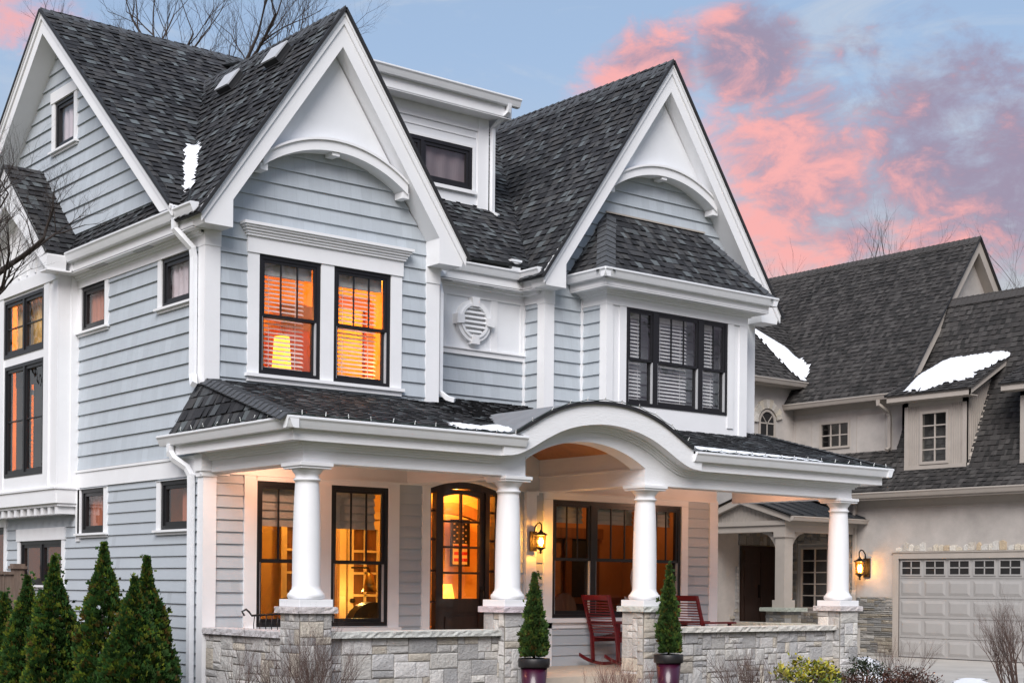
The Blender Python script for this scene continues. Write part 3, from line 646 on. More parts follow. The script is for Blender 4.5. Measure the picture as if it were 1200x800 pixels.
mb.box(FREC, 3.2, 5.2, 4.86, 4.935, -0.02, 0.035); mb.box(FREC, 3.2, 5.2, 4.93, 4.95, -0.02, 0.06)
mb.build('corner_board', 'trim', H)
mb = MB(); mb.box(FREC, 3.2, 5.2, 4.93, 5.66, -0.02, 0.012); mb.build('recess_panel', 'panelw', H)
mb = MB()
for x in (3.72, 4.585, 5.10): mb.box(FREC, x, x + 0.105, 4.95, 5.64, 0.0, 0.03)
mb.build('batten', 'trim', H)

# ---- round louvred vent in the recess
v = MB(); cx, cz = 4.262, 5.322
ring = lambda r, n=40: [(cx + r * math.cos(2 * math.pi * k / n), cz + r * math.sin(2 * math.pi * k / n)) for k in range(n + 1)]
v.strip(FREC, ring(0.285), ring(0.215), 0.0, 0.075); v.strip(FREC, ring(0.235), ring(0.20), 0.0, 0.095)
for a in range(4):
    an = a * math.pi / 2; c, s = math.cos(an), math.sin(an)
    v.prism(FREC, [(cx + c * r + -s * t, cz + s * r + c * t) for r, t in ((0.19, -0.05), (0.315, -0.065), (0.315, 0.065), (0.19, 0.05))], 0.0, 0.115)
v.prism(FREC, ring(0.215)[:-1], 0.0, 0.03)
vent = v.build('gable_vent', 'trim', H)
s = MB()
for k in range(6):
    z = cz - 0.16 + k * 0.064; hw = math.sqrt(max(0.01, 0.205 ** 2 - (z + 0.01 - cz) ** 2)) - 0.01
    s.add([FREC(cx - hw, z, 0.085), FREC(cx + hw, z, 0.085), FREC(cx + hw, z + 0.06, 0.035), FREC(cx - hw, z + 0.06, 0.035), FREC(cx - hw, z + 0.012, 0.088), FREC(cx + hw, z + 0.012, 0.088)], [(0, 1, 5, 4), (4, 5, 2, 3), (0, 1, 2, 3)])
s.build('louver', 'trim', vent)

# ---- gable rakes with deep boxed soffits
def gable(P, cu, half, zfoot, zapex, vert, knee_w, knee_z, wd, wall_w=0.0, name='rake'):
    """white rake boards of a gable: frame P measured at the wall, fascia at w=wd in front of it"""
    sl = (zapex - zfoot) / half; mb = MB(); iz = zapex - vert
    def yi(d): return iz - sl * d
    for s in (-1, 1):
        if knee_w == 0: pts = [(cu, zapex), (cu + s * half, zfoot), (cu + s * (iz - zfoot) / sl, zfoot), (cu, iz)]
        else: pts = [(cu, zapex), (cu + s * half, zfoot), (cu + s * (half - 0.05), knee_z), (cu + s * (half - knee_w), knee_z), (cu + s * (half - knee_w), yi(half - knee_w)), (cu, iz)]
        mb.prism(P, pts, wall_w, wd)
        top = [(cu, zapex + 0.012), (cu + s * (half + 0.012), zfoot + 0.0)]; bot = [(cu, zapex - vert * 0.36), (cu + s * (half - 0.0), zfoot - vert * 0.36 + 0.0)]
        mb.strip(P, top, bot, wd, wd + 0.022)
        top = [(cu, zapex + 0.02), (cu + s * (half + 0.018), zfoot + 0.0)]; bot = [(cu, zapex - vert * 0.12), (cu + s * half, zfoot - vert * 0.12)]
        mb.strip(P, top, bot, wd + 0.022, wd + 0.04)
    return mb.build(name, 'trim', H)
gable(F0, 1.625, 1.85, 5.965, 8.60, 0.42, 0.40, 5.80, 0.30)
gable(FG2, 7.27, 2.36, 5.965, 9.27, 0.40, 0.40, 5.80, 0.30)
gable(LW, 4.17, 3.93, 6.065, 9.43, 0.305, 0.0, 6.03, 0.30)
def arch_pts(cu, half, z_end, z_top, n=24):
    h = z_top - z_end; rr = (half * half + h * h) / (2 * h); out = []
    for k in range(n + 1):
        x = -half + 2 * half * k / n; out.append((cu + x, z_top - rr + math.sqrt(rr * rr - x * x)))
    return out
def gable_infill(P, cu, half, zend, ztop, apex, th=0.12):
    lo, hi = arch_pts(cu, half, zend - th, ztop - th), arch_pts(cu, half, zend, ztop)
    mb = MB(); mb.prism(P, [(cu - half - 0.05, zend - 0.1)] + [(a, b - .06) for a, b in hi] + [(cu + half + 0.05, zend - 0.1), (cu, apex)], 0.03, 0.10); mb.build('gable_panel', 'panelw', H)
    mb = MB(); mb.strip(P, hi, lo, 0.0, 0.22)
    up = [(a, b + 0.03) for a, b in hi]; mb.strip(P, up, hi, 0.09, 0.245)
    for x in (-0.02, 0.98 * half, -0.98 * half):
        zc = min(hi, key=lambda p: abs(p[0] - cu - x))[1] - th
        mb.box(P, cu + x - 0.05, cu + x + 0.05, zc - 0.045, zc + 0.03, 0.03, 0.20)
    mb.build('gable_arch', 'trim', H)
gable_infill(F0, 1.625, 1.02, 6.72, 7.06, 8.15)
gable_infill(FG2, 7.27, 1.06, 7.45, 7.79, 8.82)

# ---- roofs
def zr1(y): return 6.05 + 0.8565 * (y - 0.2)
RY, RZ = 4.17, zr1(4.17); R1X = 10.2
mb = MB(); roof_slope(mb, [(-0.33, 0.26, zr1(0.26)), (R1X, 0.26, zr1(0.26)), (R1X, RY, RZ), (-0.33, RY, RZ)], (1, 0, 0))
roof_slope(mb, [(R1X, 8.3, zr1(0.13) - 0.05), (-0.33, 8.3, zr1(0.13) - 0.05), (-0.33, RY, RZ), (R1X, RY, RZ)], (1, 0, 0))
rf = mb.build('main_roof', 'roof', H)
mb = MB(); ridge_caps(mb, (-0.33, RY, RZ - 0.01), (R1X, RY, RZ - 0.01), 0.14, 0.14, 0.85); mb.build('ridge_cap', 'cap', rf)
mb = MB(); edge_strip(mb, [(-0.335, 0.26, zr1(0.26) - 0.015), (-0.335, RY, RZ - 0.015), (-0.335, 8.3, zr1(0.13) - 0.07)]); mb.build('rake_edge', 'edge', rf)
def gable_roof(cx, half, zf, za, y0, y1, name):
    t = 0.03; mb = MB(); zf2, za2 = zf - 0.02 + t, za + t + 0.012
    sl = (za2 - zf2) / half; h2 = half + 0.05
    for q in (-1, 1): roof_slope(mb, [(cx + q * h2, y0, za2 - sl * h2), (cx, y0, za2), (cx, y1, za2), (cx + q * h2, .34, za2 - sl * h2)], (0, 1, 0))
    r = mb.build(name, 'roof', H)
    mb = MB(); ridge_caps(mb, (cx, y0, za2 - 0.01), (cx, y1, za2 - 0.01), 0.13, 0.14, 1.4); mb.build('ridge_cap', 'cap', r)
    mb = MB(); edge_strip(mb, [(cx - h2, y0 - 0.004, za2 - sl * h2 - 0.012), (cx, y0 - 0.004, za2 - 0.008), (cx + h2, y0 - 0.004, za2 - sl * h2 - 0.012)], 0.045); mb.build('rake_edge', 'edge', r)
    return r
gable_roof(1.625, 1.85, 5.965, 8.60, -0.345, 3.35, 'gable_roof')
gable_roof(7.27, 2.36, 5.965, 9.27, -0.195, 4.1, 'gable_roof')
# skirt roof across the foot of the side gable
mb = MB(); roof_slope(mb, [(-0.26, 0.0, 6.03), (-0.26, 3.45, 6.03), (0.02, 3.8, 6.38), (0.02, 0.45, 6.38)], (0, 1, 0)); mb.build('skirt_roof', 'roof', H)

# ---- eaves of the main roof
mb = MB()
mb.box(IDENT, -0.20, -0.17, -0.05, 3.34, 5.80, 6.02); mb.box(IDENT, -0.2, 0.0, -0.05, 3.5, 5.79, 5.81)
mb.box(IDENT, -.215, -.002, 3.30, 3.50, 5.812, 6.0); mb.box(IDENT, -0.07, -0.034, 0.0, 3.56, 5.74, 5.79); mb.box(IDENT, -0.10, -0.034, 0.0, 3.56, 5.765, 5.79)
mb.box(IDENT, 3.2, 4.97, 0.37, 0.40, 5.80, 6.02); mb.box(IDENT, 3.2, 5.19, 0.37, 0.6, 5.79, 5.81); mb.box(IDENT, 4.97, 5.0, 0.10, 0.40, 5.80, 6.02); mb.box(IDENT, 4.97, 5.19, 0.1, 0.4, 5.79, 5.808)
mb.box(IDENT, 3.3, 5.12, 0.49, 0.556, 5.75, 5.79); mb.box(IDENT, 5.08, 5.157, 0.2, 0.49, 5.75, 5.789)
mb.build('eave', 'trim', H)
mb = MB()
for y in (1.15, 2.45): mb.box(IDENT, -0.16, -0.06, y, y + 0.45, 5.782, 5.792)
for x in (3.6, 4.3): mb.box(IDENT, x, x + 0.22, 0.42, 0.47, 5.783, 5.793)
mb.build('soffit_vent', 'jamb', H)
mb = MB(); gutter_run(mb, (-0.2, -0.2), (-0.2, 3.36), (-1, 0), 5.92); gutter_run(mb, (-0.50, 3.47), (-0.205, 3.47), (0, -1), 5.92); mb.build('gutter', 'gutter', H)
mb = MB(); gutter_run(mb, (3.42, 0.40), (4.965, 0.40), (0, -1), 5.92); gutter_run(mb, (4.97, -0.08), (4.97, 0.40), (-1, 0), 5.92)
mb.box(IDENT, 3.46, 3.60, 0.28, 0.36, 6.05, 6.14); mb.box(IDENT, 4.72, 4.86, 0.28, 0.36, 6.03, 6.17); mb.box(IDENT, 4.70, 4.88, 0.27, 0.37, 6.15, 6.18)
mb.build('gutter', 'gutter', H)
mb = MB(); downspout(mb, [(-0.26, 0.28, 5.94), (-0.26, 0.28, 5.82), (-0.19, 0.22, 5.72), (-0.09, 0.17, 5.6), (-0.075, 0.165, 5.5), (-0.075, 0.165, 4.16), (-0.10, 0.10, 4.07), (-0.13, 0.03, 4.02)]); mb.build('downspout', 'gutter', H)
mb = MB(); downspout(mb, [(3.62, 0.33, 5.94), (3.60, 0.33, 5.86), (3.45, 0.30, 5.76), (3.36, 0.10, 5.66), (3.345, 0.04, 5.5), (3.345, 0.04, 4.25), (3.40, -0.05, 4.16), (3.46, -0.13, 4.13)], 0.04); mb.build('downspout', 'gutter', H)

# ---- side bay with its own roof
BX = -0.28; LBY = left(BX)
BU = (4.06, 5.50, 4.89, 5.70); BD = (4.035, 5.46, 3.215, 4.77)
mb = MB()
def wall_with_holes(mb, P, u0, u1, v0, v1, holes, w0, w1):
    us = sorted({u0, u1} | {h for q in holes for h in q[:2]}); vs = sorted({v0, v1} | {h for q in holes for h in q[2:]})
    for a, b in zip(us[:-1], us[1:]):
        for c, d in zip(vs[:-1], vs[1:]):
            if not any(q[0] - 1e-6 <= (a + b) / 2 <= q[1] + 1e-6 and q[2] - 1e-6 <= (c + d) / 2 <= q[3] + 1e-6 for q in holes): mb.box(P, a, b, c, d, w0, w1)
wall_with_holes(mb, LBY, 3.56, 7.2, 2.80, 5.95, [BU, BD], -0.03, 0.0)
mb.box(IDENT, BX + 0.03, 0.0, 3.56, 3.59, 2.80, 5.9); mb.box(IDENT, BX, 0.0, 3.56, 7.2, 2.76, 2.80)
mb.prism(LBY, [(3.5, 5.95), (6.25, 5.95), (4.87, 7.3)], -0.03, -0.002)
bay = mb.build('side_bay', 'trim', H)
mb = MB()
for a, b in ((3.56, 3.72), (3.86, 4.03), (5.5, 5.66), (6.9, 7.2)): mb.box(LBY, a, b, 2.95, 5.80, 0.001, 0.022)
mb.box(LBY, 3.53, 7.2, 5.74, 5.90, 0.001, 0.034); mb.box(LBY, 3.545, 7.2, 2.80, 2.99, 0.001, 0.04); mb.box(LBY, 3.53, 7.2, 2.985, 3.012, 0.001, 0.06)
mb.box(IDENT, BX - 0.022, -0.0, 3.538, 3.559, 2.8, 2.99); mb.box(IDENT, BX - 0.05, -0.0, 3.52, 3.559, 2.985, 3.01); mb.box(IDENT, -0.12, -0.0, 3.54, 3.559, 2.95, 5.8)
mb.box(LBY, 4.03, 5.5, 3.02, 3.20, 0.001, 0.008)
for k in range(16): mb.box(LBY, 3.6 + k * 0.24, 3.68 + k * 0.24, 2.66, 2.758, -0.27, -0.01)
for k in range(12): mb.box(LBY, 3.75 + k * 0.3, 3.79 + k * 0.3, 5.95, 7.4 - abs(3.77 + k * 0.3 - 4.87), 0.0, 0.022)
mb.build('bay_trim', 'trim', bay)
mb = MB(); roof_slope(mb, [(-0.56, 3.33, 6.03), (0.05, 3.33, 6.03), (0.05, 4.87, 7.47), (-0.56, 4.87, 7.47)], (1, 0, 0)); roof_slope(mb, [(-0.56, 6.41, 6.03), (0.05, 6.41, 6.03), (0.05, 4.87, 7.47), (-0.56, 4.87, 7.47)], (1, 0, 0))
mb.build('bay_roof', 'roof', bay)
mb = MB(); mb.strip(left(-0.28), [(4.87, 7.43), (3.33, 5.99)], [(4.87, 6.9), (3.36, 5.80)], 0.0, 0.26); mb.strip(left(-0.28), [(4.87, 7.43), (6.41, 5.99)], [(4.87, 6.9), (6.38, 5.80)], 0.0, 0.26)
mb.box(IDENT, -0.54, 0.0, 3.34, 3.6, 5.795, 5.815); mb.box(IDENT, -0.5, -0.2, 3.46, 3.49, 5.8, 6.02)
mb.build('bay_rake', 'trim', bay)
for q, st in ((BU, 'pair'), (BD, 'pair')):
    w = window(H, LBY, *q, style='pair', grille=1 if q is BD else 1, rows=2)
    if q is BU:
        curtain(w, LBY, q[0] + .05, q[1] - .05, q[2], q[3], -0.16, 8, 0.02, 'roomo')
    else:
        blind(w, LBY, q[0] + .06, q[0] + .24, q[2] + .05, q[3] - .28, -0.12, .075, .028); blind(w, LBY, q[0] + .76, q[0] + .94, q[2] + .05, q[3] - .36, -0.12, .075, .028)
        mb = MB(); mb.box(LBY, q[0] + .24, q[0] + .76, q[2], q[3], -.17, -.15); mb.box(LBY, q[0] + .94, q[1] - .03, q[2], q[3], -.17, -.15); mb.box(LBY, q[0] + .03, q[1] - .03, q[3] - .28, q[3], -.149, -.14); mb.build('shutter_panel', 'dark', w)
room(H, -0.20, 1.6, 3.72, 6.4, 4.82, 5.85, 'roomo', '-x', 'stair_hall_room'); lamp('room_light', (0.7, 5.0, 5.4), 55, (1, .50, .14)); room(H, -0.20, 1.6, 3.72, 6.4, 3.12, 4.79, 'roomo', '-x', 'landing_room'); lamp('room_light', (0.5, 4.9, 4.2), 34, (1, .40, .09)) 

# ---- windows of the left wall
for q, m in ((SW[0], 'curtr'), (SW[1], 'curt')):
    w = win_casing(window(H, LW, *q, style='casement', grille=1), LW, *q, side=0.10, head=0.004, w=0.03); curtain(w, LW, q[0] + .04, q[1] - .04, q[2] + .03, q[3] - .03, -0.085, 5, 0.012, m)
for i_, q in enumerate(SL): curtain(H, LW, q[0] + .04 if i_ else q[0] + .3, q[1] - .34 if i_ else q[1] - .04, q[2] + .03, q[3] - .03, -0.10, 3, 0.012, 'curtr'); win_casing(window(H, LW, *q, style='casement', grille=1), LW, *q, side=0.10, head=0.004, w=0.03)
for q in LB: win_casing(window(H, LW, *q, style='pair', grille=1), LW, *q, side=0.09, head=0.17, w=0.03, headext=0.02)
w = win_casing(window(H, LW, *GW, style='casement', grille=1), LW, *GW, side=0.10, head=0.15, w=0.03, headext=0.015); curtain(w, LW, GW[0] + .04, GW[1] - .04, GW[2], GW[3], -0.075, 4, 0.010, 'curt')
room(H, 0.10, 1.3, 3.3, 5.0, 7.3, 8.45, 'curt', '-x', 'attic_room')
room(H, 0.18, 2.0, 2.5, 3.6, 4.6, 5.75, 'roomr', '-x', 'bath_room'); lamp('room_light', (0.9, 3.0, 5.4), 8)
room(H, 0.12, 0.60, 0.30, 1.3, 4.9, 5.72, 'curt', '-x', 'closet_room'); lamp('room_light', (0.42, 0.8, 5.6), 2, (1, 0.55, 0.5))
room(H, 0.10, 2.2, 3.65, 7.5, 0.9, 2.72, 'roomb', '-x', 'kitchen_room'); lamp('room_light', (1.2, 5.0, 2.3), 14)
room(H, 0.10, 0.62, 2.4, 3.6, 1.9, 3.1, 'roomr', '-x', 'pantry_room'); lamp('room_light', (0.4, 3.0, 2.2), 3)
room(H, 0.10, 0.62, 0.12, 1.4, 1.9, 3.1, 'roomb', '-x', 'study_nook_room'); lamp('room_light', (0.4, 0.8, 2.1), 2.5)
# ---- first gable windows
w = window(H, F0, *W1, style='hung', grille=3); w2 = window(H, F0, *W2, style='hung', grille=3)
mb = MB(); mb.box(F0, W1[0] - .15, W1[0], 4.215, 5.62, -.01, .03); mb.box(F0, W1[1], W2[0], 4.215, 5.62, -.01, .03); mb.box(F0, W2[1], W2[1] + .165, 4.215, 5.62, -.01, .03)
mb.box(F0, W1[0] - .16, W2[1] + .175, 5.62, 5.815, -.01, .045); mb.build('casing', 'trim', w)
c = MB()
for dz, ww in ((0, .02), (.03, .035), (.06, .055), (.09, .075), (.115, .095)): c.box(F0, W1[0] - .16 - ww, W2[1] + .175 + ww, 5.81 + dz, 5.81 + dz + .034, -.01, .05 + ww)
c.build('head_crown', 'trim', w)
s = MB(); s.box(F0, W1[0] - .18, W2[1] + .19, 4.175, 4.213, -.01, .075); s.box(F0, W1[0] - .155, W2[1] + .165, 4.12, 4.174, -.01, .04); s.build('sill', 'trim', w)
blind(w, F0, W1[0] + .08, W1[1] - .16, W1[2] + .06, W1[3] - .03, -0.13, .052, .026); blind(w2, F0, W2[0] + .08, W2[1] - .13, W2[2] + .06, W2[3] - .03, -0.13, .052, .026)
mb = MB(); PW_ = front(1.74)
mb.box(PW_, 1.75, 2.35, 3.95, 5.05, 0, .4); mb.box(PW_, 2.62, 2.74, 3.95, 5.5, 0, .05); mb.box(PW_, 3.30, 3.42, 3.95, 5.5, 0, .05); mb.box(PW_, 2.62, 3.42, 5.5, 5.62, 0, .05); mb.build('bedroom_woodwork', 'roomr', H)
mb = MB(); mb.box(PW_, 2.0, 2.5, 5.12, 5.45, 0, .03); mb.box(PW_, 3.6, 4.1, 4.7, 5.3, 0, .03); mb.build('bedroom_picture', 'roomd', H)
mb = MB()
for q in (W1, W2): mb.box(F0, q[0] + .06, q[1] - .06, q[3] - .21, q[3] - .06, -0.118, -0.10)
mb.build('valance', 'shade', w)
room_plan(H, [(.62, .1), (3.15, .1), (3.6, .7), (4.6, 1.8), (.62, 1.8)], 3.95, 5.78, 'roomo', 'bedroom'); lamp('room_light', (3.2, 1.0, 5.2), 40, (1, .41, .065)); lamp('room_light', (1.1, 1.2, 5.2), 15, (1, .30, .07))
# ---- porch windows, door, triple window
for k, q in enumerate(PW):
    w = window(H, F0, *q, style='hung', grille=3, meet=0.455)
    s = MB(); n = 5
    zt, zb = q[3] - .03, q[3] - .52
    for i in range(n):
        a, b = zt - (zt - zb) * i / n, zt - (zt - zb) * (i + 1) / n
        s.add([F0(q[0] + .06, a, -.16), F0(q[1] - .10, a, -.16), F0(q[1] - .10, b, -.125), F0(q[0] + .06, b, -.125), F0(q[0] + .06, b, -.16), F0(q[1] - .10, b, -.16)], [(0, 1, 2, 3), (3, 2, 5, 4)])
    s.build('roman_shade', 'shade', w)
mb = MB()
mb.box(F0, .503, .67, .68, 3.02, -.01, .03); mb.box(F0, 1.515, 1.69, 1.2, 2.965, -.01, .03); mb.box(F0, 2.53, 2.69, .68, 3.02, -.01, .03); mb.box(F0, .66, 2.54, 2.965, 3.02, -.01, .03)
mb.box(F0, .50, 2.70, 1.19, 1.235, -.01, .08); mb.box(F0, .5, 2.70, 1.10, 1.19, -.01, .03)
mb.box(F0, 3.045, 3.165, .68, 3.03, -.01, .035); mb.box(F0, 4.275, 4.36, .68, 3.03, -.01, .035)
mb.box(F0, 4.72, 4.895, .68, 3.03, -.01, .07); mb.box(F0, 4.70, 4.915, 2.98, 3.03, .07, .09)
mb.box(F0, 5.06, 5.215, .68, 2.94, -.01, .03); mb.box(F0, 7.685, 7.82, .68, 2.94, -.01, .03); mb.box(F0, 5.06, 7.82, 2.945, 3.02, -.01, .03)
mb.box(F0, 5.03, 7.85, 1.27, 1.325, -.01, .08); mb.box(F0, 5.06, 7.82, 1.19, 1.27, -.01, .03)
mb.box(IDENT, 8.275, 8.45, -.03, .02, .3, 3.03)
mb.box(F0, 2.6, 5.6, 3.26, 3.95, -.01, .02)
for a_, b_ in ((.14, 3.165), (4.275, 8.42)): mb.box(F0, a_, b_, 3.02, 3.26, -.01, .025); mb.box(F0, a_, b_, 3.02, 3.05, .025, .045)
xd = [3.165 + 1.11 * k / 16 for k in range(17)]; zd = [3.0 + .10 * (1 - ((x - 3.72) / .555) ** 2) for x in xd]
mb.strip(F0, [(x, 3.26) for x in xd], list(zip(xd, zd)), -.01, .025); mb.strip(F0, [(x, z + .03) for x, z in zip(xd, zd)], list(zip(xd, zd)), .025, .045)
mb.build('porch_casing', 'trim', H)
tw = (PT[1] - PT[0]) / 3.0
cuts = [PT[0], 5.975, 6.93, PT[1]]
for a, b in zip(cuts[:-1], cuts[1:]):
    w = window(H, F0, a, b, PT[2], PT[3], style='hung', grille=3, meet=0.5)
    s = MB(); zt, zb = PT[3] - .03, PT[3] - .30
    for i in range(4):
        p, q = zt - (zt - zb) * i / 4, zt - (zt - zb) * (i + 1) / 4
        s.add([F0(a + .06, p, -.16), F0(b - .08, p, -.16), F0(b - .08, q, -.125), F0(a + .06, q, -.125), F0(a + .06, q, -.16), F0(b - .08, q, -.16)], [(0, 1, 2, 3), (3, 2, 5, 4)])
    s.build('roman_shade', 'shade', w)
# door: arched frame with sidelights, eight-light leaf
mb = MB(); n = 14; D0, D1 = PDOOR[0], PDOOR[1]
def dtop(x, rise=.085, z=3.015): return z + rise * (1 - ((x - (D0 + D1) / 2) / ((D1 - D0) / 2)) ** 2)
xs = [D0 + (D1 - D0) * k / n for k in range(n + 1)]
mb.strip(F0, [(x, dtop(x)) for x in xs], [(x, dtop(x) - .09) for x in xs], -.10, .0)
for a, b in ((D0, D0 + .035), (D0 + .115, D0 + .185), (D1 - .185, D1 - .115), (D1 - .035, D1)): mb.box(F0, a, b, .68, 2.99, -.10, -.002)
for a, b in ((D0 + .035, D0 + .115), (D1 - .115, D1 - .035)):
    mb.box(F0, a, b, .68, 1.2, -.08, -.03)
    for z in (1.55, 1.95, 2.35, 2.72): mb.box(F0, a, b, z - .014, z + .014, -.07, -.03)
fr = mb.build('door_frame', 'door', H)
gl = MB()
for a, b in ((D0 + .035, D0 + .115), (D1 - .115, D1 - .035)): gl.sheet([F0(a, 1.2, -.05), F0(b, 1.2, -.05), F0(b, 2.99, -.05), F0(a, 2.99, -.05)])
gl.build('sidelight', 'glass', fr)
mb = MB(); a, b = D0 + .185, D1 - .185; ga, gb = 3.415, 4.00; gz0, gz1 = 1.592, 2.90
mb.box(F0, a, ga, .68, 2.99, -.075, -.025); mb.box(F0, gb, b, .68, 2.99, -.075, -.025)
mb.box(F0, ga, gb, 1.42, gz0, -.075, -.025); mb.box(F0, ga, gb, .68, .90, -.075, -.025); mb.box(F0, ga, gb, .90, 1.42, -.075, -.05)
mb.box(F0, ga + .05, gb - .05, .97, 1.36, -.05, -.035)
k = 10; xs = [ga + (gb - ga) * i / k for i in range(k + 1)]
mb.strip(F0, [(x, 3.0) for x in xs], [(x, gz1 + .045 * (1 - ((x - (ga + gb) / 2) / ((gb - ga) / 2)) ** 2)) for x in xs], -.075, -.025)
mb.box(F0, (ga + gb) / 2 - .014, (ga + gb) / 2 + .014, gz0, 2.95, -.07, -.03)
for i in (1, 2, 3): z = gz0 + (gz1 + .02 - gz0) * i / 4; mb.box(F0, ga, gb, z - .014, z + .014, -.07, -.03)
leaf = mb.build('front_door', 'door', H)
gl = MB(); gl.sheet([F0(ga, gz0, -.05), F0(gb, gz0, -.05), F0(gb, 2.96, -.05), F0(ga, 2.96, -.05)]); gl.build('pane', 'glass', leaf)
h = MB(); h.box(F0, b - .075, b - .035, 1.45, 1.75, -.025, -.015); h.tube([F0(b - .055, 1.5, -.015), F0(b - .055, 1.5, .03), F0(b - .055, 1.68, .035), F0(b - .055, 1.7, -.015)], .011); h.build('handle', 'bronze', leaf)
# rooms behind the porch windows
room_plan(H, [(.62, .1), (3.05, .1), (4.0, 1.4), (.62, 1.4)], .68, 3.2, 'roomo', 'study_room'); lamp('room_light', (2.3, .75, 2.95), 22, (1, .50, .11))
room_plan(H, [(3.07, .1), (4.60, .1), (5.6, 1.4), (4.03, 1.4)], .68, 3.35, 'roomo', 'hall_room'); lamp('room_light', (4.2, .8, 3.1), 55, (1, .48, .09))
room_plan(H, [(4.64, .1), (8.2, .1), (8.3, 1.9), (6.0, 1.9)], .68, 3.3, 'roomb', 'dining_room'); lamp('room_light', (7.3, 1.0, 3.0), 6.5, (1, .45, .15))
mb = MB(); PB = front(1.36)
def french(x0, x1, z0=0.68, z1=2.62):
    mb.box(PB, x0, x0 + .085, z0, z1, 0, .05); mb.box(PB, x1 - .085, x1, z0, z1, 0, .05); mb.box(PB, x0 + .085, x1 - .085, z1 - .12, z1, 0, .05); mb.box(PB, x0 + .085, x1 - .085, z0, z0 + .35, 0, .05)
    m = (x0 + x1) / 2; mb.box(PB, m - .016, m + .016, z0 + .35, z1 - .12, .01, .04)
    for k in range(1, 5): z = z0 + .35 + (z1 - z0 - .47) * k / 5; mb.box(PB, x0 + .085, x1 - .085, z - .016, z + .016, .01, .04)
french(1.78, 2.42); french(2.80, 3.36); mb.box(PB, 3.40, 3.50, .68, 2.74, 0, .06); mb.box(PB, 2.66, 2.76, .68, 2.74, 0, .06); mb.box(PB, 1.2, 3.5, 2.64, 2.74, 0, .06)
st = mb.build('french_door', 'cream', H)
kn = MB()
for x in (1.83, 2.85): kn.tube([PB(x, 1.55, .05), PB(x, 1.55, .11)], .03, 10)
kn.build('knob', 'bronze', st)
mb = MB(); PG = front(1.38)
for x0, x1 in ((1.86, 2.34), (2.88, 3.28)): mb.box(PG, x0, x1, 1.03, 2.5, 0, .012)
mb.build('french_door_glazing', 'brownw', st)
mb = MB(); PH = front(1.1); ap = arch_pts(4.25, .55, 2.62, 2.74); mb.strip(PH, [(x, z + .16) for x, z in ap], ap, 0, .1); mb.build('hall_arch', 'brownw', H)
mb = MB(); PD = front(1.86)
for x in (6.62, 7.05, 7.62): mb.box(PD, x, x + .12, .68, 2.5, 0, .05)
mb.box(PD, 6.5, 7.8, 2.5, 2.66, 0, .07); mb.box(PD, 6.0, 8.3, 1.5, 1.6, -.02, .03); mb.build('dining_trim', 'brownw', H)
mb = MB(); mb.box(PD, 7.18, 7.6, .68, 2.5, -.02, .01); mb.build('dining_opening', 'dark', H)

# ---- bay of the second gable
B0, B1, BY = 5.87, 8.645, -0.36; FB = front(BY); BW = (6.23, 8.255, 4.285, 5.645)
mb = MB(); wall_with_holes(mb, FB, B0, B1, 3.5, 5.80, [BW], -.04, 0.0); mb.box(IDENT, B0, B0 + .03, BY + .04, BY + .16, 3.5, 5.8); mb.box(IDENT, B1 - .04, B1, BY + .04, .15, 3.5, 5.8)
mb.box(IDENT, B0 - .022, B0, BY - .022, BY + .12, 3.5, 5.80); mb.box(IDENT, B0, B0 + .10, BY - .022, BY - .001, 3.5, 5.80); mb.box(IDENT, B1 - .14, B1 + .022, BY - .022, BY - .001, 3.5, 5.80); mb.box(IDENT, B1 + .001, B1 + .022, BY, .13, 3.5, 5.8)
mb.box(IDENT, B0 - .026, B1 + .026, BY - .026, .15, 5.63, 5.83)
mb.box(FB, BW[0] - .13, BW[0] - .006, 4.1, 5.65, .001, .018); mb.box(FB, BW[1] + .006, BW[1] + .13, 4.1, 5.65, .001, .018)
bb = mb.build('window_bay', 'trim', H)
mb = MB(); e = .24
mb.box(IDENT, B0 - e, B1 + e, BY - e, BY - e + .03, 5.83, 6.0); mb.box(IDENT, B0 - e, B0 - e + .03, BY - e + .03, .14, 5.83, 6.0); mb.box(IDENT, B1 + e - .03, B1 + e, BY - e + .03, .14, 5.83, 6.0)
mb.box(IDENT, B0 - e, B1 + e, BY - e, .14, 5.815, 5.835)
for o, z in ((.035, 5.755), (.06, 5.78), (.09, 5.80)): mb.box(IDENT, B0 - .026 - o, B1 + .026 + o, BY - .026 - o, .14, z, 5.818)
mb.build('bay_cornice', 'trim', bb)
mb = MB(); gutter_run(mb, (B0 - e - .1, BY - e), (B1 + e + .1, BY - e), (0, -1), 5.92); gutter_run(mb, (B0 - e, .12), (B0 - e, BY - e - .1), (-1, 0), 5.92); gutter_run(mb, (B1 + e, .12), (B1 + e, BY - e - .1), (1, 0), 5.92); mb.build('gutter', 'gutter', bb)
hz = 7.03; hl, hr, hy = 6.30, 8.22, .13; q0, q1, qy, qz = B0 - e - .06, B1 + e + .06, BY - e - .06, 6.04
mb = MB(); roof_slope(mb, [(q0, qy, qz), (q1, qy, qz), (hr, hy, hz), (hl, hy, hz)], (1, 0, 0)); roof_slope(mb, [(q0, hy, qz), (q0, qy, qz), (hl, hy, hz)], (0, 1, 0)); roof_slope(mb, [(q1, hy, qz), (q1, qy, qz), (hr, hy, hz)], (0, 1, 0))
br = mb.build('bay_roof', 'roof', bb)
mb = MB(); ridge_caps(mb, (q0, qy, qz - .01), (hl, hy, hz - .01), .13, .14, .55); ridge_caps(mb, (q1, qy, qz - .01), (hr, hy, hz - .01), .13, .14, .55); mb.build('ridge_cap', 'cap', bb)
mb = MB(); mb.box(IDENT, hl - .03, hr + .03, .10, .155, hz + .0, hz + .022); mb.build('flashing', 'taupe', bb)
bc = [BW[0], BW[0] + .56, BW[1] - .56, BW[1]]
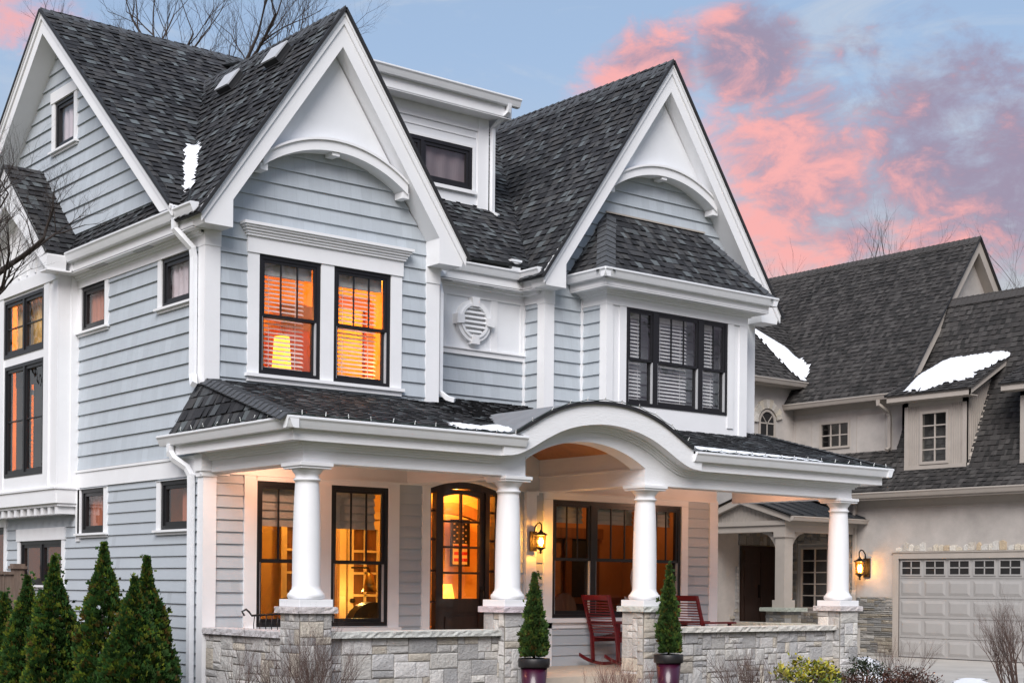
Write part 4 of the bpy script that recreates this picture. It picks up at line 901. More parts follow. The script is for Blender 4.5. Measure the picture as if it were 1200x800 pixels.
for i, (a, b) in enumerate(zip(bc[:-1], bc[1:])):
    w = window(H, FB, a, b, BW[2], BW[3], style='hung', grille=(2, 3, 2)[i], rows=0, fr=.045, meet=.47); blind(w, FB, a + .06, b - .17, BW[2] + .06, BW[3] - .06, -.13, .05, .034, .045)
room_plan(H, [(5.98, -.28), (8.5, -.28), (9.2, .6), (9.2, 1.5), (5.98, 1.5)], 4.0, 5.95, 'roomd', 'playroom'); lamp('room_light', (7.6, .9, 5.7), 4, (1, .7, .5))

# ---- attic dormer
FD = front(1.5); DW = (3.2, 4.94, 7.38, 7.985)
mb = MB(); wall_with_holes(mb, FD, 2.3, 5.2, 6.9, 8.5, [DW], -.04, 0.0); mb.box(IDENT, 5.16, 5.2, 1.54, 4.1, 6.9, 8.5)
dm = mb.build('dormer', 'panelw', H)
mb = MB(); mb.box(FD, 5.03, 5.22, 6.95, 8.5, .001, .03); mb.box(IDENT, 5.201, 5.22, 1.5, 1.62, 6.95, 8.5); mb.box(FD, 2.3, 5.03, 8.24, 8.5, .001, .02); mb.box(FD, 2.3, 5.0, 8.13, 8.15, .001, .012)
mb.box(IDENT, 2.2, 5.45, 1.24, 1.27, 8.44, 8.66); mb.box(IDENT, 5.42, 5.45, 1.27, 4.0, 8.44, 8.66); mb.box(IDENT, 2.2, 5.45, 1.24, 4.0, 8.43, 8.45)
mb.box(FD, DW[0] - .03, DW[1] + .045, DW[3], DW[3] + .04, .001, .02); mb.box(FD, DW[1], DW[1] + .045, DW[2] - .05, DW[3], .001, .02); mb.box(FD, DW[0], DW[1] + .06, DW[2] - .055, DW[2] - .005, .001, .045)
mb.build('dormer_trim', 'trim', dm)
mb = MB(); gutter_run(mb, (2.2, 1.24), (5.55, 1.24), (0, -1), 8.60); mb.build('gutter', 'gutter', dm)
mb = MB(); downspout(mb, [(5.36, 1.18, 8.62), (5.36, 1.2, 8.52), (5.31, 1.32, 8.42), (5.275, 1.45, 8.32), (5.275, 1.45, 7.12), (5.32, 1.36, 7.05)], .04); mb.build('downspout', 'gutter', dm)
mb = MB(); mb.sheet([(2.2, 1.2, 8.735), (5.5, 1.2, 8.735), (5.5, 4.3, 9.25), (2.2, 4.3, 9.25)]); mb.build('dormer_roof', 'membrane', dm)
w = window(H, FD, *DW, style='pair', grille=1); curtain(w, FD, DW[0], DW[1], DW[2], DW[3], -.09, 7, .010, 'curtd')
# ---- roof ventilators on the first gable
def gs(x): return 8.6 + .045 - 1.4245 * (1.625 - x)
for y, x in ((1.85, 1.40), (.72, 1.44)):
    U = Vector((0, 1, 0)); V = Vector((1, 0, 1.4245)); PP = plane((x - .1, y, gs(x - .1)), -U, V); v = MB()
    v.prism(PP, [(-.16, -.13), (.16, -.13), (.18, .14), (-.18, .14)], .02, .085); v.box(PP, -.22, .22, -.16, .17, .0, .02)
    rv = v.build('roof_vent', 'edge', H); v = MB(); v.prism(PP, [(-.175, -.13), (.175, -.13), (.19, .15), (-.19, .15)], .086, .105); v.build('vent_cover', 'jamb', rv)

# ================================================================== porch
def zp(y): return 4.095 + 0.27 * y
mb = MB(); yf = -2.33
roof_slope(mb, [(-.27, yf, zp(yf)), (2.80, yf, zp(yf)), (2.80, .62, zp(.62)), (0, .62, zp(.62)), (0, 0, zp(0))], (1, 0, 0), .125, .009)
roof_slope(mb, [(2.80, -1.45, zp(-1.45)), (5.60, -1.45, zp(-1.45)), (5.60, .62, zp(.62)), (2.80, .62, zp(.62))], (1, 0, 0))
roof_slope(mb, [(5.60, yf, zp(yf)), (9.55, yf, zp(yf)), (9.36, .15, zp(.15)), (9.36, .62, zp(.62)), (5.60, .62, zp(.62))], (1, 0, 0), .125, .009)
roof_slope(mb, [(-.27, yf, zp(yf)), (-.27, .33, zp(yf)), (0, .16, 4.06), (0, 0, zp(0))], (0, 1, 0), 0.15)
roof_slope(mb, [(9.55, yf, zp(yf)), (9.55, .5, zp(yf)), (9.36, .3, 4.1), (9.36, .15, zp(.15))], (0, 1, 0), 0.15)
pr = mb.build('porch_roof', 'roof', H)
mb = MB(); ridge_caps(mb, (-.27, yf, zp(yf)), (0.02, 0, zp(0)), .10, .13, .35, Vector((-.45, -.2, 1))); ridge_caps(mb, (9.55, yf, zp(yf)), (9.36, .15, zp(.15)), .09, .13, .35, Vector((.45, -.2, 1))); mb.build('ridge_cap', 'cap', pr)
mb = MB(); mb.box(IDENT, -.26, .02, .30, .34, 3.45, 3.47); mb.build('flashing', 'trim', pr)
# arched entry: fascia curves measured from its crown at x = 4.15
def curve(tab):
    def f(x):
        d = abs(x - 4.15)
        for (a, za), (b, zb) in zip(tab[:-1], tab[1:]):
            if d <= b: t = (d - a) / (b - a); return za + (zb - za) * t
        return tab[-1][1]
    return f
def smooth_tab(tab, n=60):
    out = []; m = tab[-1][0]
    for i in range(n + 1):
        d = m * i / n; k = max(j for j in range(len(tab) - 1) if tab[j][0] <= d + 1e-9)
        p0 = tab[max(k - 1, 0)] if k > 0 else (-tab[1][0], tab[1][1]); p1, p2 = tab[k], tab[k + 1]; p3 = tab[min(k + 2, len(tab) - 1)]
        t = (d - p1[0]) / (p2[0] - p1[0]); m1 = (p2[1] - p0[1]) / (p2[0] - p0[0]); m2 = (p3[1] - p1[1]) / max(1e-6, p3[0] - p1[0]); h = p2[0] - p1[0]
        out.append((d, (2 * t**3 - 3 * t**2 + 1) * p1[1] + (t**3 - 2 * t**2 + t) * h * m1 + (-2 * t**3 + 3 * t**2) * p2[1] + (t**3 - t**2) * h * m2))
    return out
topf = curve(smooth_tab([(0, 3.938), (.4, 3.908), (.7, 3.838), (.96, 3.738), (1.2, 3.612), (1.42, 3.50), (1.6, 3.47)]))
lowf = curve(smooth_tab([(0, 3.698), (.4, 3.66), (.7, 3.582), (.96, 3.468), (1.2, 3.342), (1.4, 3.262), (1.6, 3.236)]))
def arcz(x): 
    d = (x - 4.01) / .96; rr = (.96 ** 2 + .262 ** 2) / (2 * .262); return 3.497 - rr + math.sqrt(max(0, rr * rr - (x - 4.01) ** 2))
xs = [2.55 + 3.2 * k / 64 for k in range(65)]
mb = MB()
mb.strip(front(-2.25), [(x, topf(x)) for x in xs], [(x, lowf(x)) for x in xs], 0.0, .045)
mb.box(IDENT, -.17, 2.55, -2.25, -2.22, 3.236, 3.47); mb.box(IDENT, 5.75, 9.45, -2.25, -2.22, 3.236, 3.47)
mb.box(IDENT, -.17, -.14, -2.22, .62, 3.236, 3.46); mb.box(IDENT, 9.42, 9.45, -2.22, .15, 3.236, 3.46)

mb.strip(front(-2.07), [(x, lowf(x) + .02) for x in xs], [(x, lowf(x)) for x in xs], 0.0, .18)
mb.box(IDENT, -.14, 2.55, -2.22, -2.06, 3.238, 3.252); mb.box(IDENT, 5.75, 9.42, -2.22, -2.06, 3.238, 3.252); mb.box(IDENT, -.14, .06, -2.06, .0, 3.238, 3.252); mb.box(IDENT, 9.0, 9.42, -2.06, 0.15, 3.238, 3.252)
for o, dz in ((.03, .075), (.055, .05), (.085, .025)):
    mb.strip(front(-2.07), [(x, lowf(x) + .002) for x in xs], [(x, lowf(x) - dz) for x in xs], 0.0, o)
    mb.box(IDENT, .06 - o, 2.55, -2.07 - o, -2.07, 3.236 - dz, 3.24); mb.box(IDENT, 5.75, 9.0 + o, -2.07 - o, -2.07, 3.236 - dz, 3.24); mb.box(IDENT, .06 - o, .06, -2.07, 0, 3.236 - dz, 3.24)
fas = mb.build('porch_fascia', 'wtrim', H)
mb = MB()
def beam_bot(x): return arcz(x) if 3.05 < x < 4.97 else 3.03
mb.box(IDENT, .06, 2.55, -2.07, -1.82, 3.03, 3.25); mb.box(IDENT, 5.75, 9.0, -2.07, -1.82, 3.03, 3.25)
xb = [2.55, 3.05]; mb.strip(front(-1.82), [(x, lowf(x) + .01) for x in xs if x <= 3.051], [(x, 3.03) for x in xs if x <= 3.051], 0, .25)
xa = [3.05 + 1.92 * k / 40 for k in range(41)]
mb.strip(front(-1.82), [(x, lowf(x) + .01) for x in xa], [(x, arcz(x)) for x in xa], 0, .25)
xc = [4.97 + .78 * k / 16 for k in range(17)]; mb.strip(front(-1.82), [(x, lowf(x) + .01) for x in xc], [(x, 3.03) for x in xc], 0, .25)
mb.strip(front(-2.07), [(x, arcz(x) + .035) for x in xa], [(x, arcz(x)) for x in xa], 0, .008)
mb.box(IDENT, .06, .31, -1.82, -.026, 3.03, 3.25); mb.box(IDENT, 2.80, 3.05, -1.82, -.026, 3.03, 3.5); mb.box(IDENT, 4.97, 5.22, -1.82, -.026, 3.03, 3.5); mb.box(IDENT, 8.75, 9.0, -1.82, -.026, 3.03, 3.25)
mb.box(IDENT, 4.955, 4.97, -1.82, -.026, 3.22, 3.245); mb.box(IDENT, 3.05, 3.065, -1.82, -.026, 3.22, 3.245)
for y in (-2.072, -1.822): mb.box(IDENT, .055, 3.05, y - .004, y + .004 if y < -2 else y + .01, 3.028, 3.05); mb.box(IDENT, 4.97, 9.005, y - .004, y + .004 if y < -2 else y + .01, 3.028, 3.05)
mb.build('porch_beam', 'wtrim', H)
mb = MB(); mb.box(IDENT, .06, 2.9, -2.0, 0, 3.255, 3.275); mb.box(IDENT, 5.1, 9.0, -2.0, 0, 3.255, 3.275)
xv = [3.02 + 2.0 * k / 20 for k in range(21)]; mb.strip(front(-.02), [(x, arcz(3.06 + (x - 3.02) * .95) + .21) for x in xv], [(x, arcz(3.06 + (x - 3.02) * .95) + .19) for x in xv], 0, 1.8)
mb.build('porch_ceiling', 'ceil', H)
mb = MB(); mb.strip(front(-.1), [(x, topf(x) + .028) for x in xs], [(x, topf(x) + .006) for x in xs], 0, 2.2); mb.build('entry_barrel_roof', 'membrane', H)
mb = MB(); xe = [2.72 + 2.86 * k / 60 for k in range(61)]
for a, b in zip(xe[:-1], xe[1:]): mb.prism(front(-2.25), [(a, topf(a) - .004), (b, topf(b) - .004), (b, topf(b) + .034), (a, topf(a) + .034)], .0, .075)
mb.build('arch_edge', 'edge', H)
mb = MB(); gutter_run(mb, (-.29, -2.25), (2.86, -2.25), (0, -1), 3.345); gutter_run(mb, (5.60, -2.25), (9.57, -2.25), (0, -1), 3.345); gutter_run(mb, (-.17, -2.365), (-.17, .66), (-1, 0), 3.345); gutter_run(mb, (9.45, -2.365), (9.45, .5), (1, 0), 3.345); mb.build('gutter', 'gutter', H)
mb = MB(); downspout(mb, [(-.225, .42, 3.36), (-.225, .42, 3.28), (-.20, .38, 3.2), (-.09, .26, 3.09), (-.07, .20, 3.0), (-.07, .19, 2.9), (-.07, .18, .35)]); mb.build('downspout', 'gutter', H)
mb = MB(); mb.box(IDENT, -.05, .14, -.045, .12, 2.98, 3.04); mb.box(IDENT, -.06, .31, -.03, .0, 3.0, 3.25); mb.box(IDENT, -.07, .16, -.06, .12, 3.04, 3.235); mb.box(IDENT, -.06, .15, -.05, .12, 3.10, 3.16); mb.build('pilaster_cap', 'trim', H)
# floor and steps
mb = MB(); mb.box(IDENT, .08, 8.93, -1.97, -.001, .60, .68); mb.box(IDENT, 3.10, 4.90, -2.05, -1.97, .56, .68); mb.box(IDENT, 3.1, 4.9, -2.35, -2.05, .30, .56); mb.box(IDENT, 3.1, 4.9, -2.65, -2.35, .30, .43); mb.build('porch_floor', 'floor', H)
# columns on stone piers
PC, PS = -1.945, .19
def rough_cap(x0, x1, y0, y1, z0, z1, parent, seed, name='cap', col=(0.60, 0.57, 0.54)):
    rg = random.Random(seed); mb = MB(); per = []
    nx, ny = max(2, int((x1 - x0) / .05)), max(2, int((y1 - y0) / .05))
    per += [(x0 + (x1 - x0) * i / nx, y0, 0, -1) for i in range(nx)] + [(x1, y0 + (y1 - y0) * i / ny, 1, 0) for i in range(ny)] + [(x1 - (x1 - x0) * i / nx, y1, 0, 1) for i in range(nx)] + [(x0, y1 - (y1 - y0) * i / ny, -1, 0) for i in range(ny)]
    n = len(per); vs = []
    for lev, z, amp in ((0, z0, .003), (1, z0 + (z1 - z0) * .45, .010), (2, z1 - .006, .006), (3, z1, .002)):
        for x, y, a, b in per:
            j = rg.uniform(-amp, amp) - (.008 if lev == 3 else 0); vs.append((x + a * j, y + b * j, z + (rg.uniform(-.004, .004) if lev in (1, 2) else 0)))
    fs = [tuple(range(n - 1, -1, -1)), tuple(range(3 * n, 4 * n))] + [(l * n + i, l * n + (i + 1) % n, (l + 1) * n + (i + 1) % n, (l + 1) * n + i) for l in range(3) for i in range(n)]
    mb.add(vs, fs, col=tuple(c * rg.uniform(.92, 1.06) for c in col)); return mb.build(name, 'stonecap', parent)
for i, cx in enumerate((.185, 2.90, 5.10, 8.875)):
    st, bk = MB(), MB()
    for j, P in enumerate((lambda u, v, w=0.0, c=cx: Vector((c + u, PC - PS - w, v)), lambda u, v, w=0.0, c=cx: Vector((c - PS - w, PC - u, v)), lambda u, v, w=0.0, c=cx: Vector((c + PS + w, PC + u, v)), lambda u, v, w=0.0, c=cx: Vector((c - u, PC + PS + w, v)))):
        ashlar(st, bk, P, -PS, PS, .30, 1.455, .095, .082, ((2, 2), (1, 1), (2, 1), (4, 2), (3, 2), (2, 3), (4, 1), (1, 2)), LIME, .02, .008, 30 + i * 5 + j)
    pier = st.build('pier', 'stone', H); bk.build('mortar', 'mortar', pier)
    rough_cap(cx - .245, cx + .245, PC - .245, PC + .245, 1.455, 1.522, pier, 60 + i, 'pier_cap')
    mb = MB(); prof = [(.17, 1.60), (.192, 1.608), (.20, 1.635), (.195, 1.66), (.175, 1.675), (.170, 1.69), (.155, 1.705), (.150, 1.74), (.149, 2.1), (.144, 2.4), (.136, 2.65), (.127, 2.80), (.125, 2.835), (.140, 2.842), (.146, 2.853), (.140, 2.865), (.126, 2.87), (.126, 2.905), (.135, 2.915), (.150, 2.935), (.165, 2.955), (.17, 2.965)]
    mb.lathe((cx, PC, 0), prof, 40); colm = mb.build('column', 'trim', H)
    mb = MB(); mb.box(IDENT, cx - .205, cx + .205, PC - .205, PC + .205, 1.523, 1.60); mb.build('column_plinth', 'trim', colm, bevel=.004)
    mb = MB(); mb.box(IDENT, cx - .185, cx + .185, PC - .185, PC + .185, 2.965, 2.99); mb.box(IDENT, cx - .20, cx + .20, PC - .20, PC + .20, 2.99, 3.028); mb.build('column_capital', 'trim', colm, bevel=.003)
# low stone parapets
st, bk = MB(), MB()
ashlar(st, bk, front(-2.02), .38, 2.70, .30, 1.185, .095, .085, ((3, 2), (3, 3), (2, 2), (4, 3), (2, 1), (3, 1), (4, 2), (2, 3), (1, 1)), LIME, .024, .01, 3)
ashlar(st, bk, front(-2.02), 5.30, 8.68, .30, 1.185, .085, .075, ((2, 2), (3, 2), (2, 1), (1, 1), (3, 1), (2, 3), (1, 2), (3, 3)), LIME, .024, .01, 11)
ashlar(st, bk, left(.03), -1.75, -.04, .30, 1.185, .09, .08, ((2, 2), (3, 2), (2, 1), (1, 1), (3, 1), (2, 3), (3, 3)), LIME, .024, .01, 5)
ashlar(st, bk, right(8.99), -1.75, 0, .30, 1.185, .09, .08, ((2, 2), (3, 2), (2, 1), (1, 1)), LIME, .024, .01, 6)
bk.box(IDENT, .38, 2.7, -1.98, -1.86, .68, 1.185); bk.box(IDENT, 5.3, 8.68, -1.98, -1.86, .68, 1.185); bk.box(IDENT, .07, .2, -1.75, -.04, .68, 1.185); bk.box(IDENT, 8.8, 8.95, -1.75, 0, .68, 1.185)
wl = st.build('porch_parapet', 'stone', H); bk.build('mortar', 'mortar', wl)
rough_cap(.38, 2.72, -2.10, -1.80, 1.188, 1.258, wl, 1, 'parapet_cap'); rough_cap(5.29, 8.69, -2.10, -1.80, 1.188, 1.258, wl, 2, 'parapet_cap')
rough_cap(-.03, .27, -1.75, -.035, 1.188, 1.258, wl, 3, 'parapet_cap'); rough_cap(8.72, 9.04, -1.75, 0, 1.188, 1.258, wl, 4, 'parapet_cap')
# ceiling lamps of the porch
for x, y, wt in ((.75, -.65, 11), (7.9, -1.1, 9)):
    z = 3.254 if abs(x - 4) > .5 else 3.6
    mb = MB(); mb.lathe((x, y, 0), [(.10, z), (.10, z - .012), (.085, z - .016)], 20); c = mb.build('ceiling_lamp', 'trim', H)
    mb = MB(); mb.lathe((x, y, 0), [(.075, z - .0165), (.072, z - .02)], 20); mb.build('lamp_lens', 'warmdot', c)
    lamp('porch_ceiling_light', (x, y, z - .12), wt, (1, .52, .33), .07)

# ================================================================== the neighbouring house
NH = thing('neighbour_house', 'taupe stucco house with brown shingle roofs and an attached side-facing garage', 'house', (19, 3, GZ), world=True)
GX = 19.0; LG = left(GX)
GD = (-.30, 4.60, .31, 2.43); EW = (6.15, 7.35, 1.30, 2.72)
mb = MB(); wall_with_holes(mb, LG, -3.0, 8.1, .30, 3.75, [GD, EW], -.05, 0.0)
mb.box(front(8.1), 12.0, 19.0, .30, 6.6, -.05, 0.0); mb.box(front(8.1), 19.0, 19.6, 3.7, 6.6, -.05, 0.0)
mb.box(IDENT, 18.95, 24.9, -3.05, -3.0, .3, 3.8)
wall_with_holes(mb, left(19.6), 4.95, 8.1, 4.2, 6.1, [(6.46, 7.28, 5.03, 5.59)], -.05, 0.0)
mb.prism(front(4.95), [(19.6, 4.0), (24.4, 4.0), (24.4, 6.1), (22.0, 9.55), (19.6, 6.1)], -.05, 0)
mb.build('stucco_wall', 'stucco', NH)
mb = MB()
mb.box(LG, -3.0, 5.75, 3.53, 3.56, .001, .02); mb.box(LG, -3.0, 5.75, 3.56, 3.74, .001, .012)
mb.box(LG, GD[1], GD[1] + .14, .30, 2.58, -.02, .03); mb.box(LG, GD[0] - .14, GD[0], .30, 2.58, -.02, .03); mb.box(LG, GD[0], GD[1], 2.43, 2.56, -.02, .03); mb.box(LG, GD[0] - .16, GD[1] + .16, 2.56, 2.585, -.02, .05)
mb.box(IDENT, 18.62, 18.66, -3.0, 5.72, 3.70, 3.80); mb.box(IDENT, 18.66, 19.0, -3.0, 5.72, 3.735, 3.76)
mb.box(left(19.6), 7.6, 8.1, 5.72, 5.74, .001, .01); mb.box(left(19.6), 4.95, 8.1, 5.85, 6.05, .001, .03); mb.box(IDENT, 19.28, 19.6, 4.7, 8.1, 5.99, 6.02)
for a, b in ((5.45, 6.25), (7.55, 8.05)): mb.strip(left(19.6), [(a, 5.72), (b, 5.72)], [(a, 5.71), (b, 5.71)], .0, .006); mb.box(left(19.6), a, a + .01, 4.9, 5.71, .0, .006); mb.box(left(19.6), b - .01, b, 4.9, 5.71, .0, .006)
gable_n = [(22.0, 9.78), (19.2, 6.0)]
mb.strip(front(4.95), [(22.0, 9.80), (19.2, 5.96)], [(22.0, 9.50), (19.36, 5.88)], 0.0, .25); mb.strip(front(4.95), [(22.0, 9.80), (24.8, 5.96)], [(22.0, 9.50), (24.64, 5.88)], 0.0, .25)
mb.build('taupe_trim', 'taupe', NH)
# garage door
mb = MB(); mb.box(LG, GD[0], GD[1], GD[2], GD[3], -.07, -.045); rows = 5; rh = (GD[3] - GD[2]) / rows; cw = (GD[1] - GD[0]) / 8.4
dg = MB()
for r in range(rows):
    z0 = GD[2] + r * rh; mb.box(LG, GD[0] + .005, GD[1] - .005, z0 + .006, z0 + rh - .006, -.045, -.03)
    for c in range(8):
        y1 = GD[1] - .04 - c * cw * 1.035; y0 = y1 - cw * .90
        if r == rows - 1:
            mb.box(LG, y0, y0 + .03, z0 + .09, z0 + rh - .06, -.03, -.012); mb.box(LG, y1 - .03, y1, z0 + .09, z0 + rh - .06, -.03, -.012); mb.box(LG, y0, y1, z0 + .06, z0 + .09, -.03, -.012); mb.box(LG, y0, y1, z0 + rh - .06, z0 + rh - .03, -.03, -.012)
            dg.box(LG, y0 + .03, y1 - .03, z0 + .09, z0 + rh - .06, -.03, -.026); m = (y0 + y1) / 2; zm = z0 + .015 + rh / 2
            mb.box(LG, m - .012, m + .012, z0 + .09, z0 + rh - .06, -.026, -.016); mb.box(LG, y0 + .03, y1 - .03, zm - .012, zm + .012, -.026, -.016)
        else:
            a, b, c_, d = y0, y1, z0 + .06, z0 + rh - .05
            P8 = [LG(a, c_, -.03), LG(b, c_, -.03), LG(b, d, -.03), LG(a, d, -.03), LG(a + .035, c_ + .035, -.052 + .012), LG(b - .035, c_ + .035, -.04), LG(b - .035, d - .035, -.04), LG(a + .035, d - .035, -.04)]
            i = .06; Q = [LG(a + i, c_ + i, -.012), LG(b - i, c_ + i, -.012), LG(b - i, d - i, -.012), LG(a + i, d - i, -.012)]
            o_ = [LG(a, c_, -.029), LG(b, c_, -.029), LG(b, d, -.029), LG(a, d, -.029)]
            mb.add(o_ + Q, [(0, 1, 5, 4), (1, 2, 6, 5), (2, 3, 7, 6), (3, 0, 4, 7), (4, 5, 6, 7)])
gd = mb.build('garage_door', 'garage', NH); dg.build('door_window', 'dark', gd)
mb = MB(); mb.box(LG, GD[0], GD[1], .302, .325, -.05, -.02); mb.build('door_seal', 'iron', gd)
st, bk = MB(), MB(); ashlar(st, bk, LG, GD[1] + .145, 5.72, .30, 1.60, .10, .042, ((2, 1), (3, 1), (4, 2), (3, 2), (2, 2), (1, 1), (5, 1)), FIELD, .035, .006, 41)
rg = random.Random(4)
for k in range(34):
    y = GD[0] - .16 + k * .15; hh = rg.uniform(.07, .2); t = rg.choice([(.60, .54, .44), (.52, .48, .42), (.66, .62, .55), (.50, .40, .28), (.58, .56, .52)])
    yy, ww = y + rg.uniform(-.02, .02), rg.uniform(.10, .16)
    pts = [(yy, 2.59), (yy + ww, 2.59), (yy + ww * rg.uniform(.85, 1.05), 2.59 + hh * rg.uniform(.7, 1)), (yy + ww * .5, 2.59 + hh), (yy + ww * rg.uniform(-.02, .15), 2.59 + hh * rg.uniform(.7, 1))]
    st.prism(LG, pts, .0, rg.uniform(.03, .06), col=t)
for k in range(26):   # stones climbing the edge of the entry recess
    z = .32 + .075 * k; n = max(1, int(6 - k * .42 + rg.uniform(-1, 1))) if k < 13 else 1
    for i in range(n):
        t = rg.choice(LIME); t = tuple(c * .75 for c in t); w_ = .12 if k < 13 else .07; x1 = 17.70 - i * .13; st.box(front(8.1), x1 - w_, x1, z, z + .065, 0, rg.uniform(.03, .06), col=t)
ashlar(st, bk, front(8.08), 17.72, 19.0, 2.75, 3.3, .12, .12, ((1, 1), (1, 2), (2, 2)), FIELD, .02, .006, 44)
ashlar(st, bk, left(18.97), 5.8, 6.08, .3, 3.3, .09, .07, ((2, 1), (1, 1), (2, 2)), FIELD, .02, .006, 45); ashlar(st, bk, left(18.97), 7.42, 8.08, .3, 3.3, .09, .07, ((2, 1), (1, 1), (2, 2)), FIELD, .02, .006, 46); ashlar(st, bk, left(18.97), 6.1, 7.4, 2.8, 3.3, .09, .07, ((2, 1), (1, 1), (2, 2)), FIELD, .02, .006, 47); ashlar(st, bk, left(18.97), 6.1, 7.4, .3, 1.22, .09, .07, ((2, 1), (1, 1), (2, 2)), FIELD, .02, .006, 48)
sv = st.build('stone_veneer', 'stone', NH); bk.build('mortar', 'mortar', sv)
# roofs
mb = MB()
roof_slope(mb, [(18.60, -3.2, 3.80), (18.60, 5.0, 3.80), (19.10, 5.0, 4.33), (19.10, -3.2, 4.33)], (0, 1, 0))
roof_slope(mb, [(19.08, -3.2, 4.31), (19.08, 4.93, 4.31), (20.9, 4.93, 8.28), (20.9, -3.2, 8.28)], (0, 1, 0)); roof_slope(mb, [(22.7, -3.2, 4.31), (22.7, 4.93, 4.31), (20.9, 4.93, 8.28), (20.9, -3.2, 8.28)], (0, 1, 0))
roof_slope(mb, [(18.60, 4.95, 3.80), (18.60, 8.09, 3.80), (19.62, 8.09, 4.88), (19.62, 4.95, 4.88)], (0, 1, 0))
roof_slope(mb, [(19.20, 4.66, 6.03), (19.20, 11.2, 6.03), (22.0, 11.2, 9.86), (22.0, 4.66, 9.86)], (0, 1, 0)); roof_slope(mb, [(24.8, 4.66, 6.03), (24.8, 11.2, 6.03), (22.0, 11.2, 9.86), (22.0, 4.66, 9.86)], (0, 1, 0))
roof_slope(mb, [(12.0, 7.72, 6.58), (19.75, 7.72, 6.58), (21.4, 10.4, 9.2), (12.0, 10.4, 9.2)], (1, 0, 0))
nr = mb.build('shingle_roof', 'nroof', NH)
mb = MB(); edge_strip(mb, [(19.20, 4.655, 6.01), (22.0, 4.655, 9.84), (24.8, 4.655, 6.01)], .04); mb.build('rake_edge', 'edge', nr)
mb = MB(); ridge_caps(mb, (22.0, 4.66, 9.85), (22.0, 11.2, 9.85), .13, .14, 1.2); ridge_caps(mb, (20.9, -3.2, 8.27), (20.9, 4.9, 8.27), .12, .14, 1.6); mb.build('ridge_cap', 'nroof', nr)
mb = MB(); gutter_run(mb, (18.64, -3.0), (18.64, 5.72), (-1, 0), 3.74); gutter_run(mb, (19.28, 4.9), (19.28, 8.4), (-1, 0), 5.95); gutter_run(mb, (12, 7.76), (19.72, 7.76), (0, -1), 6.47)
mb.box(IDENT, 12, 19.6, 7.76, 8.1, 6.45, 6.48); mb.build('gutter', 'taupe', NH)
mb = MB(); downspout(mb, [(19.2, 5.35, 5.95), (19.2, 5.35, 5.85), (19.5, 5.3, 5.7), (19.55, 5.3, 5.6), (19.55, 5.3, 4.92), (19.45, 5.3, 4.85)], .05); downspout(mb, [(18.95, 5.76, 3.7), (18.95, 5.76, 1.75), (18.85, 5.7, 1.65), (18.82, 5.68, .32)], .05); downspout(mb, [(19.55, 7.72, 6.5), (19.55, 7.72, 6.1)], .05); mb.build('downspout', 'taupe', NH)
# windows
def nwindow(P, u0, u1, v0, v1, c, r, fr=.05, name='window'):
    mb = MB(); mb.box(P, u0 - fr, u0, v0 - fr, v1 + fr, -.03, .03); mb.box(P, u1, u1 + fr, v0 - fr, v1 + fr, -.03, .03); mb.box(P, u0, u1, v0 - fr, v0, -.03, .03); mb.box(P, u0, u1, v1, v1 + fr, -.03, .03)
    for k in range(1, c): x = u0 + (u1 - u0) * k / c; mb.box(P, x - .014, x + .014, v0, v1, -.03, .0)
    for k in range(1, r): z = v0 + (v1 - v0) * k / r; mb.box(P, u0, u1, z - .013, z + .013, -.028, -.002)
    w = mb.build(name, 'taupe', NH); g = MB(); g.sheet([P(u0, v0, -.02), P(u1, v0, -.02), P(u1, v1, -.02), P(u0, v1, -.02)]); g.build('pane', 'glass', w)
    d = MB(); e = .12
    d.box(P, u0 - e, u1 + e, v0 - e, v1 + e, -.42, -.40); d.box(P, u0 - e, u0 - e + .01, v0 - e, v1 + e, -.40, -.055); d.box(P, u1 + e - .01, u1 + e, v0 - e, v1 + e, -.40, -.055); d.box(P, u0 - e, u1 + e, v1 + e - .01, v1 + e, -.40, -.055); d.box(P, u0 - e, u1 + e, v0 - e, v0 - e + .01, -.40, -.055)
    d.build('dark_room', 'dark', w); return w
nwindow(left(19.6), 6.48, 7.26, 5.05, 5.57, 3, 2)
nwindow(LG, EW[0] + .05, EW[1] - .05, EW[2] + .05, EW[3] - .05, 3, 5)
mb = MB(); A0, A1, AZ = 18.36, 18.93, 5.62; ac = [((A0 + A1) / 2 + (A1 - A0) / 2 * math.cos(math.pi - math.pi * k / 16), AZ + .30 * math.sin(math.pi * k / 16)) for k in range(17)]
PA = front(8.1); mb.prism(PA, [(A0, 5.05)] + ac + [(A1, 5.05)], .001, .006); aw = mb.build('arched_window', 'dark', NH)
mb = MB(); am = [((A0 + A1) / 2 + ((A1 - A0) / 2 - .05) * math.cos(math.pi - math.pi * k / 16), AZ + .25 * math.sin(math.pi * k / 16)) for k in range(17)]
mb.strip(PA, ac, am, .001, .03); mb.box(PA, A0, A0 + .05, 5.05, AZ, .001, .03); mb.box(PA, A1 - .05, A1, 5.05, AZ, .001, .03); xm = (A0 + A1) / 2
mb.box(PA, xm - .012, xm + .012, 5.05, AZ, .006, .02); mb.box(PA, A0, A1, 5.3, 5.325, .006, .02); mb.box(PA, A0, A1, AZ - .03, AZ, .006, .02)
for s in (-1, 1): mb.prism(PA, [(xm - .012, AZ - .03), (xm + .012, AZ - .03), (xm + s * .2 + .012, AZ + .2), (xm + s * .2 - .012, AZ + .2)], .006, .018)
mb.build('muntin', 'taupe', aw)
st = MB()
